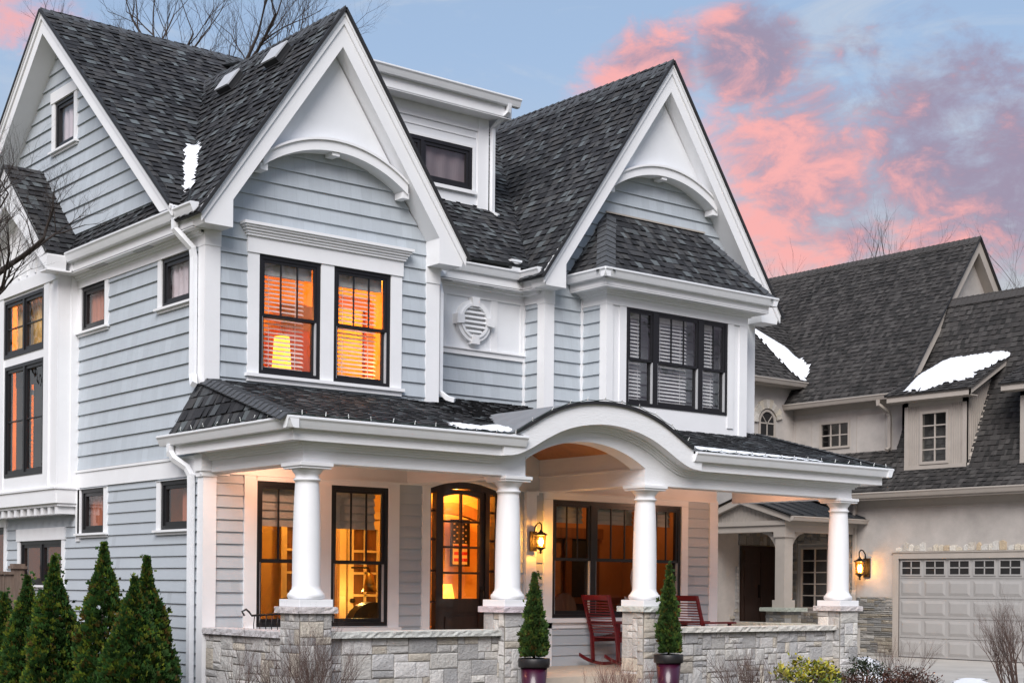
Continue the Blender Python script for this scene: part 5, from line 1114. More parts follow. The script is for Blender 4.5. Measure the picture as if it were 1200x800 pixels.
for k in range(12):
    an = math.pi * (k + .5) / 13; c, s = -math.cos(an), math.sin(an); r0, r1 = .33, .33 + rg.uniform(.12, .22); t = rg.choice([(.60, .54, .44), (.52, .48, .42), (.64, .60, .54)])
    st.prism(PA, [(xm + c * r0 - s * .045, AZ + s * r0 + c * .045), (xm + c * r0 + s * .045, AZ + s * r0 - c * .045), (xm + c * r1 + s * .06, AZ + s * r1 - c * .06), (xm + c * r1 - s * .06, AZ + s * r1 + c * .06)], 0, .05, col=t)
st.build('window_arch_stone', 'stone', aw)
# dormers on the garage roof
for dy in (0.0, -2.82):
    a, b = 2.99 + dy, 4.55 + dy; P = left(19.1); wq = (3.49 + dy, 4.09 + dy, 4.50, 5.52)
    mb = MB(); wall_with_holes(mb, P, a, b, 4.30, 5.80, [wq], -.05, 0.0)
    for yy in (a, b - .03): mb.prism(lambda u, v, w=0.0, y=yy: Vector((u, y + w, v)), [(19.1, 4.3), (19.1, 5.80), (20.9, 6.75), (20.0, 6.2)], 0, .03)
    d = mb.build('roof_dormer', 'taupeb', NH)
    mb = MB()
    for u in (a, b - .1): mb.box(P, u, u + .1, 4.35, 5.8, .001, .02)
    mb.box(P, a, b, 4.34, 4.42, .001, .025); mb.box(P, a, b, 5.7, 5.8, .001, .02)
    for u in [a + .13 + .055 * k for k in range(26)]:
        if u < b - .12 and not (wq[0] - .1 < u < wq[1] + .1): mb.box(P, u, u + .012, 4.42, 5.7, .001, .012)
    for k in range(20): x = 19.15 + .07 * k; z0 = max(4.35, 4.33 + (x - 19.1) * 2.17); mb.box(IDENT, x, x + .012, a - .012, a - .001, z0, 5.8 + (x - 19.1) * .5) if z0 < 5.8 + (x - 19.1) * .5 else None
    mb.tube([(19.13, a - .02, 4.36), (20.1, a - .02, 6.46)], .045, 4, smooth=False, twist=R(45))
    mb.prism(lambda u, v, w=0.0, y=a - .26: Vector((u, y + w, v)), [(18.82, 5.80), (18.82, 5.94), (20.95, 7.15), (20.95, 7.0)], 0, .03)
    mb.box(IDENT, 18.82, 18.85, a - .26, b + .28, 5.80, 5.95); mb.box(IDENT, 18.85, 19.1, a - .26, b + .28, 5.79, 5.81)
    mb.build('dormer_trim', 'taupe', d)
    mb = MB(); roof_slope(mb, [(18.78, a - .30, 5.94), (18.78, b + .32, 5.94), (21.0, b + .32, 7.2), (21.0, a - .30, 7.2)], (0, 1, 0)); mb.build('dormer_roof', 'nroof', d)
    nwindow(P, *wq, 2, 4, .06)
# entry portico
mb = MB(); px_, py_ = 16.78, 5.92
mb.box(IDENT, px_ - .13, px_ + .13, py_ - .13, py_ + .13, 1.42, 2.98); mb.box(IDENT, px_ - .17, px_ + .17, py_ - .17, py_ + .17, 1.36, 1.52); mb.box(IDENT, px_ - .16, px_ + .16, py_ - .16, py_ + .16, 2.86, 2.98)
for ux, uy in ((1, 0), (0, 1)):
    n = 8; pts = [(.13 + .42 * math.sin(math.pi / 2 * k / n), 2.98 - .55 * (1 - (1 - math.cos(math.pi / 2 * k / n))) ) for k in range(n + 1)]
    pts = [(.13 + .42 * (1 - math.cos(math.pi / 2 * k / n)), 2.43 + .55 * math.sin(math.pi / 2 * k / n)) for k in range(n + 1)]
    P = (lambda u, v, w=0.0: Vector((px_ + u, py_ + w - .04, v))) if ux else (lambda u, v, w=0.0: Vector((px_ + w - .04, py_ + u, v)))
    mb.strip(P, [(u - .035, v + .05) for u, v in pts], [(u + .035, v - .03) for u, v in pts], 0, .08)
mb.build('portico_post', 'taupe', NH)
mb = MB(); mb.box(IDENT, 16.62, 16.94, 5.76, 8.1, 2.98, 3.2); mb.box(IDENT, 16.94, 19.0, 5.76, 6.08, 2.98, 3.2); mb.box(IDENT, 16.58, 16.62, 5.72, 8.1, 3.12, 3.22); mb.box(IDENT, 16.62, 19.0, 5.72, 5.76, 3.12, 3.22)
mb.strip(left(16.62), [(5.52, 3.30), (6.95, 3.74)], [(5.52, 3.18), (6.95, 3.60)], 0, .12); mb.strip(left(16.62), [(8.3, 3.30), (6.95, 3.74)], [(8.3, 3.18), (6.95, 3.60)], 0, .12)
mb.box(IDENT, 16.5, 19.0, 5.5, 5.53, 3.2, 3.31); mb.build('portico_beam', 'taupe', NH)
mb = MB(); mb.prism(left(16.64), [(5.8, 3.2), (8.05, 3.2), (6.95, 3.66)], -.05, 0)
for k in range(18): u = 5.9 + k * .12; mb.box(left(16.64), u, u + .012, 3.2, 3.62 - abs(u - 6.95) * .4, 0, .01)
mb.build('portico_gable', 'taupeb', NH)
mb = MB()
A = [(16.45, 5.48, 3.32), (19.0, 5.48, 3.32), (19.0, 6.95, 3.78), (16.45, 6.95, 3.78)]; mb.sheet(A); mb.sheet([(x, 13.9 - y, z) for x, y, z in A]); mb.sheet([(x, y, z - .02) for x, y, z in A])
for k in range(7): x = 16.47 + k * .41; mb.tube([(x, 5.47, 3.335), (x, 6.95, 3.795)], .018, 4, smooth=False, twist=R(45))
mb.build('portico_roof', 'nmetal', NH)
mb = MB(); gutter_run(mb, (16.5, 5.5), (19.0, 5.5), (0, -1), 3.2, .8); mb.build('gutter', 'taupe', NH)
st, bk = MB(), MB()
for j, P in enumerate((lambda u, v, w=0.0: Vector((px_ + u, py_ - .26 - w, v)), lambda u, v, w=0.0: Vector((px_ - .26 - w, py_ - u, v)), lambda u, v, w=0.0: Vector((px_ + .26 + w, py_ + u, v)))): ashlar(st, bk, P, -.26, .26, .3, 1.28, .1, .07, ((2, 1), (2, 2), (1, 1), (3, 1)), FIELD, .02, .006, 70 + j)
pp = st.build('portico_pier', 'stone', NH); bk.build('mortar', 'mortar', pp); rough_cap(px_ - .36, px_ + .36, py_ - .36, py_ + .36, 1.28, 1.36, pp, 90, 'pier_cap', (.42, .41, .39))
mb = MB(); PE = front(8.08); mb.box(PE, 17.76, 18.95, .9, 2.74, 0, .05)
for a, b in ((17.86, 18.3), (18.4, 18.85)):
    mb.box(PE, a, b, 1.0, 1.6, .05, .065); mb.box(PE, a, b, 1.75, 2.25, .05, .065); mb.box(PE, a, b, 2.35, 2.62, .05, .065)
ed = mb.build('entry_door', 'door', NH); mb = MB(); mb.box(PE, 18.33, 18.36, 1.55, 1.85, .05, .09); mb.build('handle', 'bronze', ed)
mb = MB(); mb.box(IDENT, 16.3, 19.0, 5.6, 8.1, .30, .9); mb.build('entry_floor', 'conc', NH)

# ================================================================== lanterns
def lantern(label, loc, facing, watt, style, group='lit wall lanterns'):
    """facing: unit vector away from the wall; loc: lantern body centre; wall behind it"""
    t = thing('wall_lantern', label, 'lantern', loc, group); f = Vector(facing); s = f.cross(Vector((0, 0, 1))); off = .17
    P = lambda u, v, w=0.0: s * u + f * w + Vector((0, 0, v))
    b = MB(); b.box(P, -.055, .055, -.14, .14, -off, -off + .025); b.box(P, -.035, .035, -.10, .10, -off + .025, -off + .04); b.build('backplate', 'bronze', t)
    b = MB(); pts = [P(0, .04, -off + .03)] + [P(0, .16 + .075 * math.sin(a), -.045 - .055 * math.cos(a)) for a in [R(x) for x in range(-20, 200, 20)]] + [P(0, .15, .012)]
    pts = [P(0, .02, -off + .035), P(0, .12, -off + .04), P(0, .20, -.12), P(0, .25, -.07), P(0, .26, -.025), P(0, .23, .012), P(0, .175, .015), P(0, .13, .0)]
    b.tube(pts, .0095, 8); b.build('scroll_arm', 'bronze', t)
    k = 6 if style == 'hex' else 20
    b = MB(); b.lathe((0, 0, 0), [(.012, .155), (.02, .135), (.045, .12), (.085, .095), (.09, .085), (.07, .08)], k, smooth=(style != 'hex')); b.lathe((0, 0, 0), [(.06, -.085), (.068, -.095), (.05, -.108), (.022, -.125), (.012, -.15), (.018, -.162), (.006, -.178)], k, smooth=(style != 'hex'))
    for i in range(6): a = R(60 * i + 30); b.tube([(.068 * math.cos(a), .068 * math.sin(a), .085), (.056 * math.cos(a), .056 * math.sin(a), -.09)], .005, 4)
    b.build('cap', 'bronze', t)
    b = MB(); n = k; vs = [(r * math.cos(2 * math.pi * i / n), r * math.sin(2 * math.pi * i / n), z) for r, z in ((.066, .082), (.054, -.088)) for i in range(n)]
    b.add(vs, [(i, (i + 1) % n, n + (i + 1) % n, n + i) for i in range(n)], smooth=(style != 'hex')); b.build('amber_glass', 'amber', t)
    for x in (-.02, .02):
        b = MB(); b.lathe((x, 0, 0), [(.004, -.07), (.012, -.04), (.015, -.01), (.010, .03), (.003, .05)], 10); b.build('bulb', 'bulb', t)
    l = lamp('lantern_light', loc, watt, (1, .52, .16), .05); l.parent = t; l.location = (0, 0, 0)
    return t
lantern('dark bronze lantern with lit amber glass on the white pilaster beside the front door', (4.79, -.285, 2.36), (0, -1, 0), 26, 'round').scale = (1.0, 1.0, .95)
lantern('black hexagonal carriage lantern glowing on the stucco beside the garage door', (18.73, 5.44, 2.24), (-1, 0, 0), 14, 'hex').scale = (1.55, 1.55, 1.5)

# ================================================================== plants
def leaf_col(rg, base, var=.35):
    k = rg.uniform(1 - var, 1 + var); return tuple(max(0.002, c * k * rg.uniform(.85, 1.15)) for c in base)
def conifer(name, label, loc, h, r, seed, group, n=5200, base=(0.024, 0.066, 0.012), tip=(0.095, 0.13, 0.012), brown=(0.085, 0.062, 0.012), z0=0.0, size=.075, parent=None):
    rg = random.Random(seed)
    t = parent or thing(name, label, 'conifer', loc, group)
    tr = MB(); tr.tube([(0, 0, z0), (0, 0, z0 + h * .9)], [r * .10, r * .015], 7); tr.build('trunk', 'bark', t)
    mb = MB(); lumps = [(rg.uniform(0, 6.28), rg.uniform(0, 1), rg.uniform(-.30, .26)) for _ in range(60)]
    for i in range(n):
        f = rg.random() ** 1.25; a = rg.uniform(0, 6.283)
        prof = (1 - f) ** (.82 if f < .55 else .82 + (f - .55) * .9) * (0.78 + .22 * min(1, f * 4)) + .008
        lump = 1 + sum(s * math.exp(-((((a - la + 3.14) % 6.283 - 3.14) / .5) ** 2 + ((f - lf) / .08) ** 2)) for la, lf, s in lumps)
        q = rg.random(); inn = .98 - .5 * q * q; rad = r * prof * inn * lump
        p = Vector((rad * math.cos(a), rad * math.sin(a), z0 + .03 + f * h))
        d = Vector((math.cos(a) * rg.uniform(.3, 1.0), math.sin(a) * rg.uniform(.3, 1.0), rg.uniform(.5, 1.4))); d.normalize()
        if rg.random() < .03: p += d * size * rg.uniform(.5, 1.2)
        s = d.cross(Vector((rg.uniform(-1, 1), rg.uniform(-1, 1), rg.uniform(-1, 1)))); s.normalize()
        L_ = size * rg.uniform(.6, 1.5) * (.55 + .6 * (1 - f)); wd = L_ * rg.uniform(.22, .38)
        u = rg.random(); b = tip if (u < .32 and q < .5) else (brown if u > .93 else base); c = leaf_col(rg, b)
        m1, m2 = p + d * L_ * .45 + s * wd, p + d * L_ * .45 - s * wd
        mb.add([p, m2, p + d * L_, m1], [(0, 1, 2, 3)], col=c)
        for sg in (-1, 1):
            e = p + d * L_ * .35 + s * sg * wd * 1.5; mb.add([p + d * L_ * .15, e, e + d * L_ * .35, p + d * L_ * .5], [(0, 1, 2, 3)], col=leaf_col(rg, b))
    mb.build('foliage', 'leaf', t, fix=False); return t
arb = [('tall arborvitae of the row, its spindly tip reaching highest against the blue-grey siding', (-.93, .62), 1.86, .46), ('arborvitae with a narrow pointed top rising behind the broad brown-green one', (-.80, -.22), 1.70, .40),
       ('broad brown-green arborvitae at the porch end of the row, in front of its neighbour', (-1.33, -1.05), 1.46, .47), ('slim arborvitae growing in front of the low kitchen window', (-.92, 2.08), 1.72, .43),
       ('arborvitae second from the fence end, half hiding the low kitchen window', (-.90, 2.98), 1.48, .40), ('short arborvitae closest to the brown fence', (-.90, 3.75), 1.25, .38)]
for i, (lb, (x, y), h, r) in enumerate(arb): conifer('arborvitae', lb, (x, y, GZ), h, r, 100 + i, 'arborvitae along the side wall')

def twig_rec(mb, p, d, L_, rad, depth, rg, spread, up=.25, n=4, kinks=2, side=3, taper=.62):
    pts = [Vector(p)]; rads = [rad]; dd = Vector(d)
    for k in range(kinks):
        dd = (dd + Vector((rg.uniform(-1, 1), rg.uniform(-1, 1), rg.uniform(-.6, .8))) * .16 + Vector((0, 0, up * .12))).normalized()
        pts.append(pts[-1] + dd * L_ / kinks); rads.append(rad * (1 - (1 - taper) * (k + 1) / kinks))
    mb.tube(pts, rads, n, cap=False)
    if depth == 0: return
    for k in range(side):
        t = rg.uniform(.35, 1.0) if k else 1.0; i = min(int(t * kinks), kinks - 1); q = pts[i].lerp(pts[i + 1], t * kinks - i)
        a = Vector((rg.uniform(-1, 1), rg.uniform(-1, 1), rg.uniform(-.3, .9))).normalized()
        nd = (dd + a * spread * rg.uniform(.6, 1.25) + Vector((0, 0, up * .3))).normalized()
        twig_rec(mb, q, nd, L_ * rg.uniform(.55, .8), rads[min(i + 1, kinks)] * rg.uniform(.6, .85), depth - 1, rg, spread, up, n, kinks, side, taper)
def bare_shrub(label, loc, h, spread, stems, seed, mat='twig', depth=3, rad=.007, lean=.55, group='leafless shrubs in the beds', side=3):
    t = thing('bare_shrub', label, 'shrub', loc, group); rg = random.Random(seed); mb = MB()
    for k in range(stems):
        a = rg.uniform(0, 6.283); q = rg.random(); d = Vector((math.cos(a) * lean * q, math.sin(a) * lean * q, 1)).normalized()
        p = Vector((math.cos(a) * spread * .25 * q, math.sin(a) * spread * .25 * q, 0))
        twig_rec(mb, p, d, h * rg.uniform(.32, .48), rad * rg.uniform(.7, 1.2), depth, rg, .55, .3, 4, 3, side)
    mb.build('branches', mat, t, fix=False); return t
bare_shrub('dense dark leafless shrub in front of the first stone pier', (-.32, -2.85, GZ), 1.02, .75, 38, 5, 'twig', 4, .0085, .8)
bare_shrub('thin leafless shrub at the corner by the white downspout', (-.85, -2.35, GZ), .98, .5, 10, 6, 'twig', 3, .006, .6)
bare_shrub('low reddish twiggy shrub between the two plum pots', (3.55, -3.15, GZ), .66, .8, 30, 7, 'redtwig', 3, .0075, .9)
bare_shrub('spreading leafless shrub before the parapet beside the second pot', (5.95, -2.95, GZ), .76, .9, 34, 8, 'twig', 3, .008, .95)
bare_shrub('tall leafless shrub standing before the garage door', (9.7, -4.3, GZ), 1.35, .7, 20, 9, 'twig', 4, .011, .5)
bare_shrub('wispy leafless shrub with seed heads beside the snow pile', (9.3, -2.6, GZ), .95, .8, 16, 10, 'twig', 3, .006, .8)
# low evergreen shrub with yellow-green winter leaves
def leafy_shrub(label, loc, r, h, seed, base, tip, n, leaf=.05, name='leafy_shrub', stems=14):
    t = thing(name, label, 'shrub', loc); rg = random.Random(seed); mb = MB(); st = MB()
    cl = [(rg.uniform(0, 6.283), rg.random() ** .5, rg.uniform(.55, 1)) for _ in range(30)]
    for a, q, z in cl: st.tube([(0, 0, 0), (r * .5 * q * math.cos(a), r * .5 * q * math.sin(a), h * z * .55), (r * q * .9 * math.cos(a), r * q * .9 * math.sin(a), h * z * (1 - .35 * q))], [.008, .005, .003], 4)
    for i in range(n):
        a, q, z = rg.choice(cl); c = Vector((r * q * .9 * math.cos(a), r * q * .9 * math.sin(a), h * z * (1 - .35 * q)))
        p = c + Vector((rg.gauss(0, 1), rg.gauss(0, 1), rg.gauss(-.3, .8))) * r * .11
        d = Vector((rg.uniform(-1, 1), rg.uniform(-1, 1), rg.uniform(-.1, 1))).normalized(); s = d.cross(Vector((rg.uniform(-1, 1), rg.uniform(-1, 1), 1))).normalized(); L_ = leaf * rg.uniform(.6, 1.3)
        col = leaf_col(rg, tip if p.z > h * .45 and rg.random() < .7 else base)
        mb.add([p, p + d * L_ * .5 - s * L_ * .2, p + d * L_, p + d * L_ * .5 + s * L_ * .2], [(0, 1, 2, 3)], col=col)
    st.build('stems', 'twig', t); mb.build('foliage', 'leafy', t, fix=False); return t
leafy_shrub('small shrub with bright yellow-green leaves in front of the parapet', (7.15, -2.85, GZ), .47, .60, 3, (.08, .11, .02), (.32, .30, .03), 1300, .07)
leafy_shrub('low clump of green leaves at the foot of the corner downspout', (-.95, -2.6, GZ), .36, .42, 4, (.08, .12, .03), (.20, .24, .05), 500, .06)
leafy_shrub('low yellowish shrub under the dense leafless one', (-.5, -3.0, GZ), .35, .55, 14, (.10, .13, .02), (.38, .33, .04), 420, .06)
leafy_shrub('dark reddish-brown ground-hugging evergreen below the snow pile', (8.2, -3.35, GZ), .75, .42, 5, (.035, .018, .012), (.07, .03, .02), 2600, .05)
leafy_shrub('dark green needled shrub beside the corner pier', (8.55, -2.65, GZ), .42, .55, 6, (.012, .02, .012), (.03, .045, .02), 1500, .045)

# ---- bare trees
def bare_tree(label, loc, h, seed, rad, depth=5, spread=.62, group='bare trees behind the houses', lean=(0, 0), first=.34, side=3, limb=(.24, .32), lr=(.4, .6), open_=(.25, .75), up=.35):
    t = thing('bare_tree', label, 'tree', loc, group); rg = random.Random(seed); tr = MB(); cr = MB()
    top = Vector((lean[0], lean[1], h * first)); mid = top * .5 + Vector((rg.uniform(-.1, .1), rg.uniform(-.1, .1), 0))
    tr.tube([(0, 0, 0), mid, top], [rad, rad * .85, rad * .72], 8); tr.build('trunk', 'bark', t)
    for k in range(5):
        a = 6.283 * k / 5 + rg.uniform(-.4, .4); q = rg.uniform(*open_); d = Vector((math.cos(a) * q, math.sin(a) * q, 1)).normalized()
        twig_rec(cr, top - Vector((0, 0, h * .03 * k)), d, h * rg.uniform(*limb), rad * rg.uniform(*lr), depth, rg, spread, up, 4, 3, side, .6)
    cr.build('crown', 'bark', t, fix=False); return t
bare_tree('bare tree forking behind the ridge of the side gable', (10.65, 21.8, GZ), 22.5, 21, .29, 6, .8, first=.60, limb=(.11, .17), lr=(.22, .45), open_=(.4, 1.3), up=.16)
bare_tree('bare tree showing above the ridge with the two roof vents', (12.45, 20.8, GZ), 20.5, 23, .25, 6, .75, first=.62, limb=(.08, .12), lr=(.25, .45), open_=(.2, .7), up=.2)
bare_tree('bare treetop peeping over the white flat-roofed dormer', (23.5, 30.5, GZ), 17.5, 24, .22, 4)
bare_tree('bare tree branching over the middle of the brown ridge next door', (36.0, 17.2, GZ), 13.6, 25, .24)
bare_tree('bare tree with upright twigs behind the gable peak next door', (34.2, 13.8, GZ), 12.9, 26, .22)
bare_tree('bare tree at the far end of the lower brown ridge', (33.6, 10.9, GZ), 12.2, 27, .22)
bare_tree('distant bare tree between the two houses', (44.5, 30.2, GZ), 15.2, 28, .24, 4)
bare_tree('near bare tree whose twigs reach across the side bay', (-4.31, -3.58, GZ), 4.25, 33, .11, 7, .95, 'bare trees in front of the side bay', (.0, .05), .76, 3, (.17, .24), (.35, .55), (.6, 1.6), .05)
for i, (x, y, h) in enumerate(((8, -26, 15), (14, -24, 17), (20, -29, 16), (27, -27, 18), (34, -24, 16), (17, -34, 18))): bare_tree('bare street tree mirrored in the front windows', (x, y, GZ), h, 60 + i, .25, 4, .65, 'bare street trees')
for i, (x, y, h) in enumerate(((-14, 22, 14), (-19, 17, 15), (-20, 27, 16), (-12, 30, 15))): bare_tree('bare side tree mirrored in the side windows', (x, y, GZ), h, 70 + i, .25, 4, .65, 'bare trees of the side garden')
mb = MB(); rg = random.Random(77)  # out-of-view wood, added so the panes mirror dark instead of bright horizon
for x0, y0, x1, y1, n in ((-20, -52, 70, -44, 9000), (-44, 5, -36, 62, 6500)):
    for i in range(n):
        p = Vector((rg.uniform(x0, x1), rg.uniform(y0, y1), 0)); h = 9.5 * rg.random() ** 1.5; d = Vector((rg.uniform(-1, 1), rg.uniform(-1, 1), rg.uniform(.3, 1.6))).normalized(); q = d.cross(Vector((rg.uniform(-1, 1), rg.uniform(-1, 1), .2))).normalized(); L_ = rg.uniform(.7, 1.8)
        p.z = h; mb.add([p - q * L_ * .3, p + q * L_ * .3, p + d * L_ + q * L_ * .22, p + d * L_ - q * L_ * .22], [(0, 1, 2, 3)], col=leaf_col(rg, (.035, .034, .022)))
tag(mb.build('added_far_wood', 'leaf', fix=False), 'unseen dark woodland band added to darken the window reflections', 'woodland', kind='stuff')

# ================================================================== pots on the entry steps
def potted(label, loc, h, r, seed):
    t = thing('potted_conifer', label, 'potted plant', loc, 'potted conifers flanking the entry')
    b = MB(); b.lathe((0, 0, 0), [(.10, 0), (.108, .01), (.152, .53)], 32); b.build('pot', 'pot', t)
    b = MB(); b.lathe((0, 0, 0), [(.148, .53), (.172, .532), (.178, .545), (.181, .625), (.176, .635), (.156, .635), (.150, .60), (.0, .595)], 32); rm = b.build('pot_rim', 'rim', t)
    b = MB(); b.lathe((0, 0, 0), [(.150, .598), (.08, .612), (.0, .615)], 20); b.build('soil', 'soil', t)
    conifer('x', '', None, h, r, seed, None, 3000, z0=.62, size=.06, base=(.03, .065, .014), tip=(.08, .12, .02), parent=t); return t
potted('plum pot with a small clipped conifer at the foot of the second pier', (2.765, -2.6, .315), .93, .145, 51)
potted('plum pot with a taller thin-topped conifer at the foot of the third pier', (4.885, -2.6, .315), 1.06, .14, 52)

# ================================================================== porch furniture
def rocking_chair(label, loc, rz):
    t = thing('rocking_chair', label, 'rocking chair', loc, 'burgundy rocking chairs on the porch')
    t.rotation_euler = (0, 0, rz); XZ = lambda y: (lambda u, v, w=0.0: Vector((u, y + w, v)))
    arc = [(-.46 + .94 * k / 14, .055 * ((-.46 + .94 * k / 14 - .02) / .46) ** 2 * 2.2) for k in range(15)]
    for y in (-.27, .24):
        b = MB(); b.strip(XZ(y), [(u, v + .045) for u, v in arc], arc, 0, .03); b.build('rocker', 'red', t)
        b = MB(); b.prism(XZ(y), [(-.235, .05), (-.185, .05), (-.215, .44), (-.385, .97), (-.43, .97), (-.265, .44)], 0, .03); b.build('back_post', 'red', t)
        b = MB(); b.prism(XZ(y), [(.235, .05), (.285, .05), (.285, .58), (.235, .58)], 0, .03); b.build('front_leg', 'red', t)
        b = MB(); b.box(IDENT, -.30, .36, y - .025, y + .055, .58, .605); b.build('armrest', 'red', t)
    b = MB()
    for k in range(9): x = -.22 + .058 * k; z = .385 + .06 * ((x + .22) / .5) ** 1.5; b.box(IDENT, x, x + .046, -.24, .24, z, z + .018)
    b.box(IDENT, -.24, .29, -.24, -.215, .33, .385); b.box(IDENT, -.24, .29, .215, .24, .33, .385); b.box(IDENT, .27, .292, -.24, .24, .34, .44); b.build('seat', 'red', t)
    b = MB()
    for k in range(13):
        z = .455 + .0365 * k; x = -.235 - (z - .44) * .327; b.box(IDENT, x - .010, x + .004, -.24, .24, z, z + .015)
    z = .915; b.box(IDENT, -.41, -.385, -.24, .24, .905, .97); b.build('back', 'red', t)
    return t
rocking_chair('burgundy slatted rocking chair in front of the wide porch window', (6.06, -.42, .68), 0)
rocking_chair('burgundy rocking chair behind the parapet, mostly hidden by the taller potted conifer', (7.44, -.72, .68), 0)
t = thing('iron_bench', 'black wrought-iron bench with a curled end behind the first pier', 'bench', (.72, -.78, .705)); b = MB()
def barp(pts, r=.010): b.tube(pts, r, 6)
tp = [(-.62, 0, .70), (-.65, 0, .745), (-.60, 0, .77), (-.56, 0, .74), (-.53, 0, .70), (0, 0, .725), (.55, 0, .70)]; barp(tp, .012)
for k in range(14): x = -.48 + .075 * k; barp([(x, .02, .44), (x - .035, -.02, .60), (x - .01, 0, .71)], .006)
bk_ = b.build('back', 'iron', t); b = MB()
for k in range(7): b.box(IDENT, -.55, .55, .02 + .06 * k, .055 + .06 * k, .42, .43)
b.build('seat', 'iron', t)
for x in (-.53, .53):
    for y in (.03, .42): b = MB(); b.tube([(x, y, 0), (x, y, .42)], .014, 6); b.build('leg', 'iron', t)

# ================================================================== things seen through the windows
t = thing('table_lamp', 'table lamp with a glowing yellow shade behind the bedroom blind', 'lamp', (1.52, .9, 3.95)); b = MB(); b.lathe((0, 0, 0), [(.08, 0), (.09, .03), (.03, .1), (.05, .3), (.02, .42)], 16); b.build('base', 'brass', t)
b = MB(); b.lathe((0, 0, 0), [(.125, .42), (.095, .90)], 24); b.build('lamp_shade', 'shadelit', t)
t = thing('wall_lamp', 'brass swing-arm wall lamp in the study window', 'lamp', (2.80, .80, 1.86)); b = MB(); b.tube([(-.25, .05, .12), (-.02, 0, .12), (0, 0, .06)], .012, 6); b.build('arm', 'bronze', t)
b = MB(); b.lathe((0, 0, 0), [(.02, .06), (.05, .03), (.07, -.08), (.10, -.19)], 20); b.build('lamp_shade', 'brass', t); lamp('wall_lamp_light', (2.72, .95, 1.62), 6, (1, .6, .18), .04)
t = thing('armchair', 'grey armchair with a dark rounded back inside the study window', 'armchair', (2.70, .62, .68)); b = MB(); P = front(0)
n = 12; b.prism(lambda u, v, w=0.0: Vector((u, w, v)), [(-.36, .3)] + [(.36 * math.cos(math.pi - math.pi * k / n), .5 + .36 * math.sin(math.pi * k / n)) for k in range(n + 1)] + [(.36, .3)], -.08, .08); b.build('back', 'iron', t)
b = MB(); b.box(IDENT, -.36, .36, -.5, -.08, .25, .45); b.build('seat', 'jamb', t)
for x in (-.3, .3):
    for y in (-.45, .05): b = MB(); b.tube([(x, y, 0), (x, y, .3)], .02, 6); b.build('leg', 'bronze', t)
t = thing('dining_chair', 'round-backed wicker chair inside the wide porch window', 'chair', (5.98, .62, .68)); b = MB()
b.prism(lambda u, v, w=0.0: Vector((u, w, v)), [(-.22, .45)] + [(.22 * math.cos(math.pi - math.pi * k / n), .75 + .24 * math.sin(math.pi * k / n)) for k in range(n + 1)] + [(.22, .45)], -.03, .03); b.build('back', 'brownw', t)
b = MB(); b.box(IDENT, -.24, .24, .03, .48, .42, .47); b.build('seat', 'brownw', t)
for x in (-.2, .2):
    for y in (.06, .44): b = MB(); b.tube([(x, y, 0), (x, y, .42)], .018, 6); b.build('leg', 'brownw', t)
t = thing('framed_flag', 'framed flag with a starred dark field and red stripes seen through the front door', 'picture', (4.63, 1.30, 2.03)); t.scale = (.68, 1, .69); PF = lambda u, v, w=0.0: Vector((u, -w, v))
b = MB(); b.box(PF, -.24, -.20, 0, .95, 0, .03); b.box(PF, .20, .24, 0, .95, 0, .03); b.box(PF, -.2, .2, 0, .04, 0, .03); b.box(PF, -.2, .2, .91, .95, 0, .03); b.build('frame', 'bronze', t)
M['flagw'] = plain('cream_flag_cloth', (.75, .58, .30), .9); M['flagr'] = plain('red_flag_cloth', (.5, .02, .015), .9); M['flagb'] = plain('dark_blue_flag_cloth', (.01, .012, .03), .9)
b = MB(); b.box(PF, -.2, .2, .04, .91, 0, .005); cl_ = b.build('cloth', 'flagw', t)
b = MB(); b.box(PF, -.18, .2, .46, .90, .005, .008); b.build('star_field', 'flagb', cl_)
b = MB()
for i in range(5):
    for j in range(7):
        if (i + j) % 2 == 0: b.box(PF, -.16 + i * .075, -.12 + i * .075, .485 + j * .06, .515 + j * .06, .008, .010)
b.build('stars', 'flagw', cl_); b = MB()
for j in range(3): b.box(PF, -.14, .2, .10 + .13 * j, .165 + .13 * j, .005, .008)
b.build('stripe', 'flagr', cl_)
t = thing('hall_lamp', 'small lit lamp low behind the front door glass', 'lamp', (4.22, 1.05, 1.30)); b = MB(); b.lathe((0, 0, 0), [(.07, 0), (.08, .02), (.02, .08), (.04, .2), (.015, .28)], 14); b.build('base', 'red', t); b = MB(); b.lathe((0, 0, 0), [(.12, .28), (.08, .48)], 18); b.build('lamp_shade', 'shadelit', t)
t = thing('hall_table', 'narrow cream console table behind the front door glass', 'table', (4.4, 1.1, .68)); b = MB(); b.box(IDENT, -.4, .4, -.14, .16, .58, .62); b.build('top', 'cream', t)
for x in (-.37, .37):
    for y in (-.11, .13): b = MB(); b.box(IDENT, x - .02, x + .02, y - .02, y + .02, 0, .58); b.build('leg', 'cream', t)
t = thing('toy_lamp', 'small lit yellow and red toy lamp behind the upstairs bay blinds', 'lamp', (6.92, .35, 4.20)); b = MB(); b.lathe((0, 0, 0), [(.08, .0), (.1, .12), (.06, .22)], 16); b.build('base', 'flagr', t); b = MB(); b.lathe((0, 0, 0), [(.08, .23), (.05, .42)], 16); b.build('lamp_shade', 'shadelit', t)

